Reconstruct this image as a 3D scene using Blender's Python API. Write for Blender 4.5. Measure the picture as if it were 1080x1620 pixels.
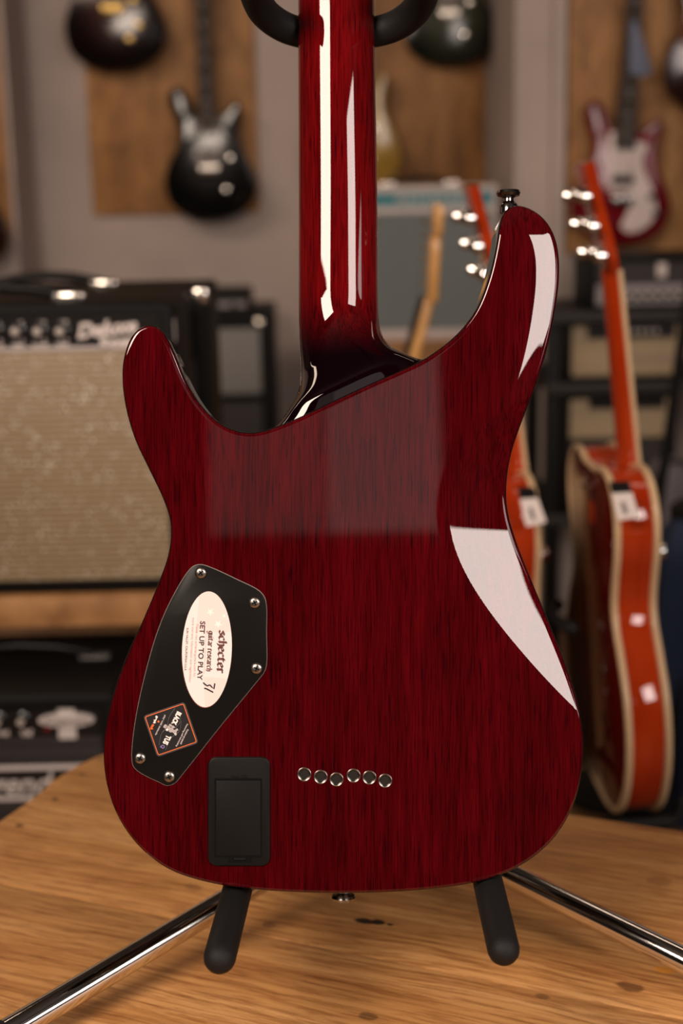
import bpy, bmesh, math, random
import numpy as np
from mathutils import Vector, Matrix, Euler
from mathutils.geometry import delaunay_2d_cdt
random.seed(7)
for o in list(bpy.data.objects): bpy.data.objects.remove(o)
scene = bpy.context.scene
COL = scene.collection

# ------------------------------------------------------------------ camera
FPX = 2250.0                      # focal length in pixels of the 1080x1620 frame (50 mm on 24x36)
PITCH, ROLL, CAMZ = math.radians(13.5), math.radians(1.2), 1.37
CAM = Vector((0, 0, CAMZ))
FWD = Vector((0, math.cos(PITCH), -math.sin(PITCH)))
up0 = Vector((0, math.sin(PITCH), math.cos(PITCH))); rt0 = Vector((1, 0, 0))
UP = up0*math.cos(ROLL) + rt0*math.sin(ROLL)
RT = rt0*math.cos(ROLL) - up0*math.sin(ROLL)
cd = bpy.data.cameras.new('camera'); cam = bpy.data.objects.new('camera', cd); COL.objects.link(cam)
CAMROT = Matrix((RT, UP, -FWD)).transposed()
cam.matrix_world = Matrix.Translation(CAM) @ CAMROT.to_4x4()
cd.sensor_fit = 'VERTICAL'; cd.sensor_height = 36; cd.sensor_width = 24; cd.lens = 50
cd.clip_start = 0.02; cd.clip_end = 50
cd.dof.use_dof = True; cd.dof.focus_distance = 1.0; cd.dof.aperture_fstop = 4.0
scene.camera = cam
vs = scene.view_settings
vs.view_transform = 'Standard'; vs.look = 'None'; vs.exposure = 0.0; vs.gamma = 1.0; vs.use_curve_mapping = False

# ------------------------------------------------------------------ world and lamps
w = bpy.data.worlds.new('world'); scene.world = w; w.use_nodes = True
w.node_tree.nodes['Background'].inputs[0].default_value = (1.0, 0.8, 0.65, 1)
w.node_tree.nodes['Background'].inputs[1].default_value = 0.05
def area(name, loc, target, sx, sy, radiance, color):
    L = bpy.data.lights.new(name, 'AREA'); L.shape = 'RECTANGLE'; L.size = sx; L.size_y = sy
    L.energy = radiance*math.pi*sx*sy; L.color = color
    o = bpy.data.objects.new(name, L); COL.objects.link(o)
    o.location = loc; o.rotation_euler = (Vector(target)-Vector(loc)).to_track_quat('-Z', 'Y').to_euler()
    return o
WARM = (1.0, 0.76, 0.58)
area('softbox_key', (-1.05, -0.62, 2.45), (0, 1.0, 1.2), 0.95, 0.72, 29, (1.0, 0.82, 0.68))
area('softbox_side', (1.25, -0.69, 2.09), (0.1, 1.0, 1.25), 0.72, 0.88, 16, (1.0, 0.86, 0.79))
area('ceiling_lamp_left', (-1.7, 2.6, 2.92), (-1.2, 4.2, 1.2), 1.7, 1.0, 8.8, WARM)  # unseen, added to fill the far wall; side follows the amp shadows
area('ceiling_lamp_right', (1.2, 2.4, 2.92), (1.2, 4.0, 1.0), 1.5, 1.0, 2.6, WARM)  # unseen fill added to brighten the back of the room

# ------------------------------------------------------------------ pixel <-> world helpers (measuring only)
def ray(px, py): return FWD + RT*((px-540)/FPX) + UP*((810-py)/FPX)
def at_d(px, py, d): return CAM + ray(px, py)*d
def at_Y(px, py, Y):
    r = ray(px, py); return CAM + r*(Y/r.y)
def at_Z(px, py, Z):
    r = ray(px, py); return CAM + r*((Z-CAMZ)/r.z)
def rectY(x0, y0, x1, y1, Y):
    ym = (y0+y1)/2; xm = (x0+x1)/2
    return at_Y(x0, ym, Y).x, at_Y(x1, ym, Y).x, at_Y(xm, y1, Y).z, at_Y(xm, y0, Y).z   # x0,x1,zbottom,ztop

# ------------------------------------------------------------------ object helpers
def link(name, me, mats=None, parent=None):
    o = bpy.data.objects.new(name, me); COL.objects.link(o)
    if mats is not None:
        for m in (mats if isinstance(mats, (list, tuple)) else [mats]): me.materials.append(m)
    if parent: o.parent = parent
    return o
def tag(o, label, cat, group=None, kind=None):
    o['label'] = label
    if cat: o['category'] = cat
    if group: o['group'] = group
    if kind: o['kind'] = kind
    return o
def thing(name, label, cat, loc=(0,0,0), rot=(0,0,0), group=None):
    o = bpy.data.objects.new(name, None); COL.objects.link(o); o.empty_display_size = .05
    o.location = loc; o.rotation_euler = rot
    return tag(o, label, cat, group)
def struct(o): o['kind'] = 'structure'; return o
def mesh(name, verts, faces, mats, parent=None, smooth=False):
    me = bpy.data.meshes.new(name); me.from_pydata([tuple(v) for v in verts], [], faces); me.update()
    if smooth: me.polygons.foreach_set('use_smooth', [True]*len(me.polygons))
    return link(name, me, mats, parent)
def from_bm(name, bm, mats, parent=None, smooth=False):
    me = bpy.data.meshes.new(name); bm.normal_update(); bm.to_mesh(me); bm.free()
    if smooth: me.polygons.foreach_set('use_smooth', [True]*len(me.polygons))
    return link(name, me, mats, parent)
def autosmooth(o, ang=40):
    me = o.data
    me.polygons.foreach_set('use_smooth', [True]*len(me.polygons))
    me.set_sharp_from_angle(angle=math.radians(ang))
    return o
def box(name, x0, x1, y0, y1, z0, z1, m, parent=None, bev=0.0, seg=2):
    bm = bmesh.new(); bmesh.ops.create_cube(bm, size=1)
    for v in bm.verts:
        v.co = ((x0+x1)/2+v.co.x*(x1-x0), (y0+y1)/2+v.co.y*(y1-y0), (z0+z1)/2+v.co.z*(z1-z0))
    if bev > 0: bmesh.ops.bevel(bm, geom=bm.edges[:], offset=bev, segments=seg, affect='EDGES', profile=.5)
    o = from_bm(name, bm, m, parent)
    if bev > 0: autosmooth(o, 35)
    return o
def shell_box(name, w_, h, d, border, recess, m, parent, bev=.008):
    """cabinet standing on z=0, front at y=0, open front recessed inside a border"""
    bm = bmesh.new(); bmesh.ops.create_cube(bm, size=1)
    for v in bm.verts: v.co = (v.co.x*w_, d/2+v.co.y*d, h/2+v.co.z*h)
    bmesh.ops.bevel(bm, geom=bm.edges[:], offset=bev, segments=3, affect='EDGES', profile=.5)
    bm.normal_update()
    ff = max((f for f in bm.faces if f.normal.y < -.9), key=lambda f: f.calc_area())
    bmesh.ops.inset_region(bm, faces=[ff], thickness=border)
    for v in ff.verts: v.co.y += .0
    r = bmesh.ops.extrude_face_region(bm, geom=[ff])
    for v in [g for g in r['geom'] if isinstance(g, bmesh.types.BMVert)]: v.co.y += recess
    bmesh.ops.delete(bm, geom=[ff], context='FACES_ONLY')
    o = from_bm(name, bm, m, parent); autosmooth(o, 35); return o
def catmull(pts, n=8, closed=False):
    P = [Vector(p) for p in pts]; out = []
    N = len(P)
    for i in range(N if closed else N-1):
        p1, p2 = P[i], P[(i+1) % N]
        p0 = P[i-1] if (closed or i > 0) else p1*2-p2
        p3 = P[(i+2) % N] if (closed or i+2 < N) else p2*2-p1
        t0 = 0; t1 = max((p1-p0).length, 1e-9)**.5; t2 = t1+max((p2-p1).length, 1e-9)**.5; t3 = t2+max((p3-p2).length, 1e-9)**.5
        for k in range(n):
            t = t1+(t2-t1)*k/n
            A1 = p0*((t1-t)/(t1-t0))+p1*((t-t0)/(t1-t0)); A2 = p1*((t2-t)/(t2-t1))+p2*((t-t1)/(t2-t1)); A3 = p2*((t3-t)/(t3-t2))+p3*((t-t2)/(t3-t2))
            B1 = A1*((t2-t)/(t2-t0))+A2*((t-t0)/(t2-t0)); B2 = A2*((t3-t)/(t3-t1))+A3*((t-t1)/(t3-t1))
            out.append(B1*((t2-t)/(t2-t1))+B2*((t-t1)/(t2-t1)))
    if not closed: out.append(P[-1].copy())
    return out
def tube(name, pts, r, m, parent=None, seg=14, cap='flat', closed=False):
    """sweep a circle along pts (r: number or one per point); cap 'round' adds a dome at the end"""
    P = [Vector(p) for p in pts]; R = list(r) if isinstance(r, (list, tuple)) else [r]*len(P)
    if cap in ('round', 'both'):
        d = (P[-1]-P[-2]).normalized(); e = P[-1].copy(); rr = R[-1]; P[-1] = e-d*rr; R[-1] = rr
        for k in range(1, 6):
            a = k/5*math.pi/2; P.append(e-d*rr+d*rr*math.sin(a)); R.append(max(rr*math.cos(a), rr*.02))
    if cap == 'both':
        d = (P[0]-P[1]).normalized(); e = P[0].copy(); rr = R[0]; P[0] = e-d*rr
        for k in range(1, 6):
            a = k/5*math.pi/2; P.insert(0, e-d*rr+d*rr*math.sin(a)); R.insert(0, max(rr*math.cos(a), rr*.02))
    n = len(P); V = []; F = []
    T = []
    for i in range(n):
        a = P[i-1] if (i > 0 or closed) else P[i]; b = P[(i+1) % n] if (i < n-1 or closed) else P[i]
        T.append((b-a).normalized())
    nrm = T[0].orthogonal().normalized()
    for i in range(n):
        nrm = (nrm-T[i]*nrm.dot(T[i])).normalized(); bn = T[i].cross(nrm)
        for k in range(seg):
            a = 2*math.pi*k/seg; V.append(P[i]+(nrm*math.cos(a)+bn*math.sin(a))*R[i])
    for i in range(n if closed else n-1):
        for k in range(seg):
            j = (i+1) % n
            F.append((i*seg+k, i*seg+(k+1) % seg, j*seg+(k+1) % seg, j*seg+k))
    if not closed:
        F.append(tuple(range(seg-1, -1, -1))); F.append(tuple((n-1)*seg+k for k in range(seg)))
    o = mesh(name, V, F, m, parent); autosmooth(o, 50); return o
def lathe(name, prof, m, parent=None, loc=(0,0,0), axis=(0,0,1), seg=24):
    """revolve (radius, height) pairs about axis at loc"""
    q = Vector((0,0,1)).rotation_difference(Vector(axis)); L = Vector(loc); V = []; F = []
    for (r, h) in prof:
        for k in range(seg):
            a = 2*math.pi*k/seg; V.append(L+q @ Vector((r*math.cos(a), r*math.sin(a), h)))
    for i in range(len(prof)-1):
        for k in range(seg):
            F.append((i*seg+k, i*seg+(k+1) % seg, (i+1)*seg+(k+1) % seg, (i+1)*seg+k))
    F.append(tuple(range(seg-1, -1, -1))); F.append(tuple((len(prof)-1)*seg+k for k in range(seg)))
    o = mesh(name, V, F, m, parent); autosmooth(o, 40); return o
def slab(name, pts, a0, a1, m, parent=None, bev=0.0, plane='xz', seg=3, ang=40):
    """closed outline extruded; plane 'xz': pts=(x,z), depth along y a0..a1; plane 'xy': depth along z"""
    bm = bmesh.new()
    mk = (lambda p, a: (p[0], a, p[1])) if plane == 'xz' else (lambda p, a: (p[0], p[1], a))
    A = [bm.verts.new(mk(p, a0)) for p in pts]; B = [bm.verts.new(mk(p, a1)) for p in pts]
    n = len(pts); bm.faces.new(A); bm.faces.new(B[::-1])
    for i in range(n): bm.faces.new((A[i], B[i], B[(i+1) % n], A[(i+1) % n]))
    bmesh.ops.recalc_face_normals(bm, faces=bm.faces[:])
    if bev > 0:
        caps = [f for f in bm.faces if len(f.verts) == n and n > 4] or [f for f in bm.faces]
        ed = {e for f in caps for e in f.edges}
        bmesh.ops.bevel(bm, geom=list(ed), offset=bev, segments=seg, affect='EDGES', profile=.5, clamp_overlap=True)
    o = from_bm(name, bm, m, parent); autosmooth(o, ang); return o
def rrect(x0, x1, y0, y1, r, n=5):
    out = []
    for cx, cy, a0 in ((x1-r, y1-r, 0), (x0+r, y1-r, 90), (x0+r, y0+r, 180), (x1-r, y0+r, 270)):
        for k in range(n+1):
            a = math.radians(a0+90*k/n); out.append((cx+r*math.cos(a), cy+r*math.sin(a)))
    return out
def text(name, body, size, m, parent, mat4, shear=0, bold=0, spacing=1, ext=.0002, align='CENTER'):
    cu = bpy.data.curves.new(name, 'FONT'); cu.body = body; cu.size = size; cu.shear = shear; cu.offset = bold
    cu.space_character = spacing; cu.extrude = ext; cu.align_x = align; cu.align_y = 'CENTER'; cu.resolution_u = 3
    t = bpy.data.objects.new(name, cu); COL.objects.link(t)
    bpy.context.view_layer.update()
    me = bpy.data.meshes.new_from_object(t); bpy.data.objects.remove(t)
    me.transform(mat4); me.materials.clear()
    return link(name, me, m, parent)
FRONT = Matrix.Rotation(math.radians(90), 4, 'X')            # text plane -> faces -y, reads along +x

# ------------------------------------------------------------------ materials
MATS = {}
def mat(name, base=(.5,.5,.5), rough=.5, metal=0, coat=0, coat_rough=.03, spec=.5, fn=None, emit=None, es=1):
    m = bpy.data.materials.new(name); m.use_nodes = True; nt = m.node_tree; b = nt.nodes['Principled BSDF']
    b.inputs['Base Color'].default_value = (*base, 1); b.inputs['Roughness'].default_value = rough
    b.inputs['Metallic'].default_value = metal; b.inputs['Coat Weight'].default_value = coat
    b.inputs['Coat Roughness'].default_value = coat_rough; b.inputs['Specular IOR Level'].default_value = spec
    if emit: b.inputs['Emission Color'].default_value = (*emit, 1); b.inputs['Emission Strength'].default_value = es
    if fn: fn(nt, b)
    MATS[name] = m; return m
def N(nt, t, **kw):
    n = nt.nodes.new(t)
    for k, v in kw.items():
        if k.startswith('i_'): n.inputs[k[2:].replace('_', ' ')].default_value = v
        else: setattr(n, k, v)
    return n
def coords(nt, scale=(1,1,1), rnd=False, rot=(0,0,0)):
    tc = N(nt, 'ShaderNodeTexCoord'); mp = N(nt, 'ShaderNodeMapping'); mp.inputs['Scale'].default_value = scale
    mp.inputs['Rotation'].default_value = rot
    nt.links.new(tc.outputs['Object'], mp.inputs['Vector'])
    if rnd:
        oi = N(nt, 'ShaderNodeObjectInfo'); mu = N(nt, 'ShaderNodeMath', operation='MULTIPLY'); mu.inputs[1].default_value = 37.0
        nt.links.new(oi.outputs['Random'], mu.inputs[0]); nt.links.new(mu.outputs[0], mp.inputs['Location'])
    return mp.outputs['Vector']
def noise(nt, vec, scale, detail=4, rough=.6, dist=0):
    n = N(nt, 'ShaderNodeTexNoise'); n.inputs['Scale'].default_value = scale; n.inputs['Detail'].default_value = detail
    n.inputs['Roughness'].default_value = rough; n.inputs['Distortion'].default_value = dist
    nt.links.new(vec, n.inputs['Vector']); return n.outputs['Fac']
def ramp(nt, fac, stops):
    r = N(nt, 'ShaderNodeValToRGB'); e = r.color_ramp.elements
    while len(e) < len(stops): e.new(.5)
    for i, (p, c) in enumerate(stops): e[i].position = p; e[i].color = (*c, 1)
    nt.links.new(fac, r.inputs[0]); return r.outputs['Color']
def mix(nt, a, b_, fac, mode='MIX'):
    n = N(nt, 'ShaderNodeMix', data_type='RGBA', blend_type=mode)
    for s, v in ((n.inputs[6], a), (n.inputs[7], b_), (n.inputs[0], fac)):
        if isinstance(v, (int, float)): s.default_value = v
        elif isinstance(v, tuple): s.default_value = (*v, 1)
        else: nt.links.new(v, s)
    return n.outputs[2]
def bump(nt, b, h, strength=.2, dist=.002):
    n = N(nt, 'ShaderNodeBump'); n.inputs['Strength'].default_value = strength; n.inputs['Distance'].default_value = dist
    nt.links.new(h, n.inputs['Height']); nt.links.new(n.outputs[0], b.inputs['Normal'])
def mapr(nt, v, a, b_, c=0., d=1., smooth=False):
    n = N(nt, 'ShaderNodeMapRange'); n.inputs[1].default_value = a; n.inputs[2].default_value = b_; n.inputs[3].default_value = c; n.inputs[4].default_value = d
    if smooth: n.interpolation_type = 'SMOOTHSTEP'
    nt.links.new(v, n.inputs[0]); return n.outputs[0]

S = 1/FPX
def red_wood(bright, dark, burst):
    def fn(nt, b):
        n1 = noise(nt, coords(nt, (1, .035, 1)), 900, 4, .6); n2 = noise(nt, coords(nt, (1, .06, 1)), 190, 3, .5)
        n3 = noise(nt, coords(nt, (1, .22, 1)), 26, 3, .55); n4 = noise(nt, coords(nt, (1, .05, 1)), 640, 2, .5)
        c = ramp(nt, n1, [(.30, dark), (.46, tuple(x*.7 for x in bright)), (.66, bright)])
        c = mix(nt, c, ramp(nt, n2, [(.30, (.55,.5,.55)), (.58, (1,1,1))]), .8, 'MULTIPLY')
        c = mix(nt, c, ramp(nt, n3, [(.3, (.5,.45,.5)), (.65, (1,1,1))]), .75, 'MULTIPLY')
        c = mix(nt, c, (.006,.0003,.002), mapr(nt, n4, .60, .70, 0, .6))
        tc = N(nt, 'ShaderNodeTexCoord'); sp = N(nt, 'ShaderNodeSeparateXYZ'); nt.links.new(tc.outputs['Object'], sp.inputs[0])
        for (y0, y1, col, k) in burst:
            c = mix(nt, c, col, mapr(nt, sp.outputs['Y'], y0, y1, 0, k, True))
        nt.links.new(c, b.inputs['Base Color'])
    return fn
def g(px, py, d=0.0):
    """main guitar local point seen at pixel (px,py) lying d metres behind its back plane"""
    return Vector(((px-540)*S*(1+d), (810-py)*S*(1+d), -d))
mat('cherry_body', (.1,0,0), .5, coat=1, coat_rough=.012, spec=0, fn=red_wood((.088,.0015,.0036), (.018,.0006,.0016), []))
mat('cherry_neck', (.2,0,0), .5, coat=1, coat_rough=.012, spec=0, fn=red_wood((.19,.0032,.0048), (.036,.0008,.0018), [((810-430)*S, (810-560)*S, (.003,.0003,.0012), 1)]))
mat('black_lacquer', (.006,.004,.004), .4, coat=1, coat_rough=.02, spec=0)
mat('black_plastic', (.008,.0072,.0065), .28, spec=.12)
mat('black_satin', (.007,.0065,.006), .42, spec=.16, fn=lambda nt, b: bump(nt, b, noise(nt, coords(nt), 2500, 2), .12, .0005))
mat('black_foam', (.0085,.008,.008), .6, spec=.25, fn=lambda nt, b: bump(nt, b, noise(nt, coords(nt), 1500, 3), .25, .001))
mat('chrome', (.80,.78,.76), .06, 1)
mat('dark_chrome', (.30,.29,.28), .15, 1)
mat('nickel', (.72,.68,.62), .22, 1)
mat('ferrule_metal', (.22,.20,.185), .28, 1)
mat('brass', (.62,.42,.14), .3, 1)
mat('steel_screw', (.36,.33,.30), .32, 1)
mat('deep_black', (.003,.003,.003), .8, spec=.1)
mat('sticker_white', (.80,.71,.68), .45)
mat('sticker_pink', (.80,.64,.60), .45)
mat('sticker_star', (.88,.79,.74), .45)
mat('ink_dark', (.05,.02,.025), .5)
mat('ink_brown', (.13,.045,.04), .5)
mat('ink_faint', (.60,.38,.35), .5)
mat('marker_black', (.008,.004,.02), .45)
mat('sticker_black', (.011,.009,.010), .4)
mat('sticker_rim', (.055,.045,.045), .4)
mat('sticker_orange', (.75,.14,.025), .45)
mat('sticker_grey', (.42,.37,.36), .45)
mat('sticker_smoke', (.10,.09,.09), .45)
mat('sticker_violet', (.22,.16,.38), .45)
# ------------------------------------------------------------------ the room
def plaster(c, v=.12):
    def fn(nt, b):
        n = noise(nt, coords(nt), 2.2, 4, .6)
        nt.links.new(ramp(nt, n, [(.3, tuple(x*(1-v) for x in c)), (.7, tuple(min(1, x*(1+v)) for x in c))]), b.inputs['Base Color'])
        bump(nt, b, noise(nt, coords(nt), 60, 3), .1, .003)
    return fn
mat('wall_paint', (.42,.36,.33), .8, fn=plaster((.42,.35,.32)))
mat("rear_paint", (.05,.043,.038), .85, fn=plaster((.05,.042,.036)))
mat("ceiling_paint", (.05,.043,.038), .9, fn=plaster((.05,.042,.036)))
def osb(c0, c1, c2, sc=(1,1,.28)):
    def fn(nt, b):
        v = coords(nt, sc)
        a = noise(nt, v, 9, 5, .62, .6); d = noise(nt, coords(nt, (1,1,.6)), 22, 3, .6)
        c = ramp(nt, a, [(.28, c0), (.5, c1), (.72, c2)])
        c = mix(nt, c, ramp(nt, d, [(.32, (.45,.38,.30)), (.55, (1,1,1))]), .55, 'MULTIPLY')
        nt.links.new(c, b.inputs['Base Color'])
    return fn
mat('panel_wood', (.4,.2,.06), .6, fn=osb((.17,.075,.022), (.33,.155,.048), (.46,.24,.085)))
mat('floor_wood', (.2,.12,.06), .5, fn=osb((.09,.045,.018), (.17,.088,.036), (.24,.13,.06), (.3,1,1)))
YB, YR = 4.95, 4.25
struct(box('floor', -3, 3, -2.6, 5.1, -.06, 0, MATS['floor_wood']))
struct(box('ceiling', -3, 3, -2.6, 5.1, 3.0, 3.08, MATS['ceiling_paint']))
struct(box('wall_back', -3, 3, YB, YB+.1, 0, 3.0, MATS['wall_paint']))
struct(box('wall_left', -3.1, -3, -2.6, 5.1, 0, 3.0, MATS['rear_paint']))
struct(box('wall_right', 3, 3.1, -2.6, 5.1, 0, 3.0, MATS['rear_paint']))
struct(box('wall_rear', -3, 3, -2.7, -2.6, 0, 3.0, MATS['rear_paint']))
xr = at_Y(814, 200, YR).x
struct(box('wall_right_bay', xr, 3, YR, YB, 0, 3.0, MATS['wall_paint']))
x0 = at_Y(872, 200, YR).x; x1 = at_Y(893, 200, YR).x
struct(box('trim_1', x0, x1, YR-.03, YR, 0, 3.0, MATS['wall_paint'], bev=.006))
x1 = at_Y(20, 250, 4.62).x
struct(box('wall_left_pier', -3, x1, 4.62, YB, 0, 3.0, MATS['wall_paint']))
# wooden display boards on the walls
def board(a, b, c, d, Y, label, up=2.7):
    x0, x1, zb, zt = rectY(a, b, c, d, Y)
    o = box('display_board', x0, x1, Y, Y+.018, zb, up, MATS['panel_wood'], bev=.002)
    return tag(o, label, 'wall board', 'plywood display boards on the walls')
board(138, 0, 405, 338, YB-.019, 'tall plywood display board behind the two dark guitars on left wall')
board(590, 0, 768, 300, YB-.019, 'plywood display board behind the green and gold guitars')
board(897, 0, 1330, 398, YR-.019, 'wide plywood display board behind the red guitar with white pickguard')
board(-330, 0, 6, 380, 4.62-.019, 'plywood display board at the far left edge beside the corner pier')
# invented glowing panel on the rear wall, added to reflect in the guitar back
wn = struct(box('window_1', -.46, .36, -2.60, -2.57, 1.88, 2.78, MATS['wall_paint'], bev=.004))
mat('frosted_pane', (.6,.6,.6), .6, emit=(1, .84, .80), es=.62)
mat('curtained_pane', (.6,.6,.6), .6, emit=(1, .82, .78), es=.30)  # weaker glow for the left half of the reflection, no curtain
for i in range(2):
    box('pane', -.43+.385*i, -.43+.385*i+.375, -2.57, -2.564, 1.92, 2.74, MATS[('curtained_pane', 'frosted_pane')[i]], wn)

# invented glowing panel on the right wall for the chrome leg's stripe
w2 = struct(box('window_2', 2.97, 3.0, -2.0, -.45, 1.45, 2.53, MATS['wall_paint'], bev=.004))
mat('daylit_pane', (.6,.6,.6), .5, emit=(1, .9, .85), es=5.0)
for i in range(2): box('pane', 2.962, 2.97, -1.95+.755*i, -1.95+.755*i+.70, 1.5, 2.48, MATS["daylit_pane"], w2)
# ------------------------------------------------------------------ table
TZ = .75
C = at_Z(163, 1176, TZ); A = at_Z(1080, 1314, TZ); B = at_Z(0, 1302, TZ)
u = (A-C).normalized(); ang = math.atan2(u.y, u.x)
tbl = thing('workbench', 'pine plank workbench under the red guitar and its chrome stand', 'table', (C.x, C.y, 0), (0, 0, ang))
Ti = (Matrix.Translation((C.x, C.y, 0)) @ Matrix.Rotation(ang, 4, 'Z')).inverted()
def tl(px, py): return Ti @ at_Z(px, py, TZ)
bl = tl(0, 1302); skew = bl.x/bl.y            # the left end runs along x = skew*y
def pine(nt, b):
    v = coords(nt, (.075, 1, .4), True)
    wob = noise(nt, coords(nt, (.35, 1, 1), True), 7, 3, .5)
    add = N(nt, 'ShaderNodeVectorMath', operation='MULTIPLY_ADD'); add.inputs[1].default_value = (0, .045, 0)
    cmb = N(nt, 'ShaderNodeCombineXYZ'); nt.links.new(wob, cmb.inputs[1])
    nt.links.new(cmb.outputs[0], add.inputs[0]); nt.links.new(v, add.inputs[2])
    n1 = noise(nt, add.outputs[0], 42, 3, .55, .15); n2 = noise(nt, add.outputs[0], 330, 4, .65)
    wv = N(nt, 'ShaderNodeTexWave', wave_type='BANDS', bands_direction='Y'); wv.inputs['Scale'].default_value = 34
    wv.inputs['Distortion'].default_value = 5.5; wv.inputs['Detail'].default_value = 2; wv.inputs['Detail Scale'].default_value = .9
    nt.links.new(add.outputs[0], wv.inputs['Vector'])
    c = ramp(nt, n1, [(.28, (.33,.135,.038)), (.48, (.52,.255,.084)), (.72, (.62,.335,.128))])
    c = mix(nt, c, ramp(nt, wv.outputs['Fac'], [(.0, (.66,.56,.46)), (.35, (1,1,1))]), .5, 'MULTIPLY')
    c = mix(nt, c, ramp(nt, n2, [(.36, (.50,.38,.28)), (.54, (1,1,1))]), .75, 'MULTIPLY')
    tc = N(nt, 'ShaderNodeTexCoord')
    jit = N(nt, 'ShaderNodeTexNoise'); jit.inputs['Scale'].default_value = 60; nt.links.new(tc.outputs['Object'], jit.inputs['Vector'])
    for (px, py, rad, st, kc) in [(833,1386,.008,.85,(.10,.035,.012)), (1040,1393,.013,.45,(.20,.08,.025)), (608,1400,.007,.5,(.2,.08,.03)), (306,1404,.009,.5,(.16,.06,.02)),
                             (425,1463,.006,.55,(.14,.05,.02)), (858,1576,.005,.6,(.1,.04,.015)), (995,1560,.010,.8,(.10,.035,.012)), (1055,1535,.008,.8,(.62,.24,.02)),
                             (575,1457,.007,.97,(.012,.008,.006)), (598,1459,.005,.97,(.012,.008,.006)), (618,1463,.003,.97,(.012,.008,.006)), (158,1201,.003,.95,(.02,.012,.008)),
                             (130,1225,.0034,.95,(.02,.012,.008)), (88,1264,.004,.95,(.02,.012,.008)), (30,1306,.004,.95,(.02,.012,.008)), (110,1562,.005,.5,(.1,.04,.02)), (585,1608,.007,.6,(.05,.02,.01))]:
        p = tl(px, py)
        sub = N(nt, 'ShaderNodeVectorMath', operation='SUBTRACT'); nt.links.new(tc.outputs['Object'], sub.inputs[0]); sub.inputs[1].default_value = p
        sc = N(nt, 'ShaderNodeVectorMath', operation='MULTIPLY'); sc.inputs[1].default_value = (.62, 1, 0); nt.links.new(sub.outputs[0], sc.inputs[0])
        ln = N(nt, 'ShaderNodeVectorMath', operation='LENGTH'); nt.links.new(sc.outputs[0], ln.inputs[0])
        jm = N(nt, 'ShaderNodeMath', operation='MULTIPLY_ADD'); jm.inputs[1].default_value = rad*1.1; nt.links.new(jit.outputs['Fac'], jm.inputs[0]); nt.links.new(ln.outputs['Value'], jm.inputs[2])
        c = mix(nt, c, kc, mapr(nt, jm.outputs[0], rad*1.35, rad*.9+rad*.1, 0, st, True))
    nt.links.new(c, b.inputs['Base Color'])
    bump(nt, b, n2, .15, .001)
mat('pine', (.5,.25,.1), .42, spec=.4, fn=pine)
mat('bench_edge', (.3,.15,.06), .6, fn=osb((.32,.145,.05), (.48,.24,.09), (.60,.33,.14), (.25,1,1)))
pw = -(tl(455, 1487).y)                       # width of the first plank, from its visible joint
yy = 0.0
for k in range(4):
    wdt = pw if k == 0 else .235
    y1 = yy-wdt+.0012
    xa, xb = skew*yy, skew*y1
    n = 9; pts = []
    for i in range(n+1):                       # slightly worn left end
        t = i/n; y_ = yy+(y1-yy)*t
        pts.append((skew*y_ + random.uniform(-.0035, .0035), y_))
    if k == 0: pts[0] = (skew*yy+.028, yy); pts[1] = (skew*pts[1][1]+.010, pts[1][1])
    pts += [(1.35, y1), (1.35, yy)]
    slab('plank', pts, TZ-.042, TZ, MATS['pine'], tbl, bev=.0022, plane='xy', seg=2)
    yy -= wdt
for (lx, ly) in ((.12, -.10), (1.22, -.10), (.12, yy+.1), (1.22, yy+.1)):
    box('leg', lx-.04, lx+.04, ly-.04, ly+.04, 0, TZ-.042, MATS['bench_edge'], tbl, bev=.004)
box('apron', .16, 1.18, -.085, -.06, TZ-.14, TZ-.042, MATS['bench_edge'], tbl, bev=.003)
box('apron', .16, 1.18, yy+.06, yy+.085, TZ-.14, TZ-.042, MATS['bench_edge'], tbl, bev=.003)

# ------------------------------------------------------------------ the red guitar (local x right, y up along the neck, z towards the viewer)
GM = Matrix.Translation(CAM+FWD*1.0) @ CAMROT.to_4x4()
gtr = thing('electric_guitar', 'glossy dark cherry electric guitar seen from behind on a chrome stand', 'guitar')
gtr.matrix_world = GM
left_part = [(238,512),(218,519),(203,540),(194,572),(193,605),(199,648),(213,695),(235,742),(257,788),(268,820),(270,848),(265,880),(250,922),(226,980),(199,1040),(178,1100),(166,1150),(163,1198),(169,1245),(187,1295),(221,1342),(268,1377),(328,1397),(400,1408),(490,1413.5),(590,1413.5),(690,1407),(765,1394),(828,1368),(875,1329),(905,1280),(920,1226),(923.5,1172),(917,1122),(901,1065),(874,992),(843,915),(818,850),(806,806),(804,770),(810,722),(826,670),(848,612),(866,555),(879,495),(886,440),(885,396),(876,364),(858,339),(832,324),(812,322),(799,331),(791,350),(787,375),(782,402),(773,439),(756,484),(738,511),(720,531),(700,548)]
ridge = [(700,548),(670,568),(642,581.5),(587,606),(531,632),(475,659),(440,673.5),(415,682)]
left_cut = [(415,682),(398,684.5),(372,681),(344,667),(315,637),(292,598),(275,556),(263,531),(252,518),(238,512)]
def arc(pts, n): return [(v.x, v.y) for v in catmull([(a, b, 0) for a, b in pts], n)]
def resample(pl, step, closed=False):
    P = np.array(pl); d = np.hypot(*np.diff(P, axis=0).T); s = np.r_[0, np.cumsum(d)]; n = max(2, int(s[-1]/step))
    t = np.linspace(0, s[-1], n+1); return np.c_[np.interp(t, s, P[:,0]), np.interp(t, s, P[:,1])]
seg1 = resample(arc(left_part, 10), 3.5); seg2 = resample(arc(ridge, 10), 3.5); seg3 = resample(arc(left_cut, 10), 3.5)
OUT = np.vstack([seg1[:-1], seg2[:-1], seg3[:-1]])
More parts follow.
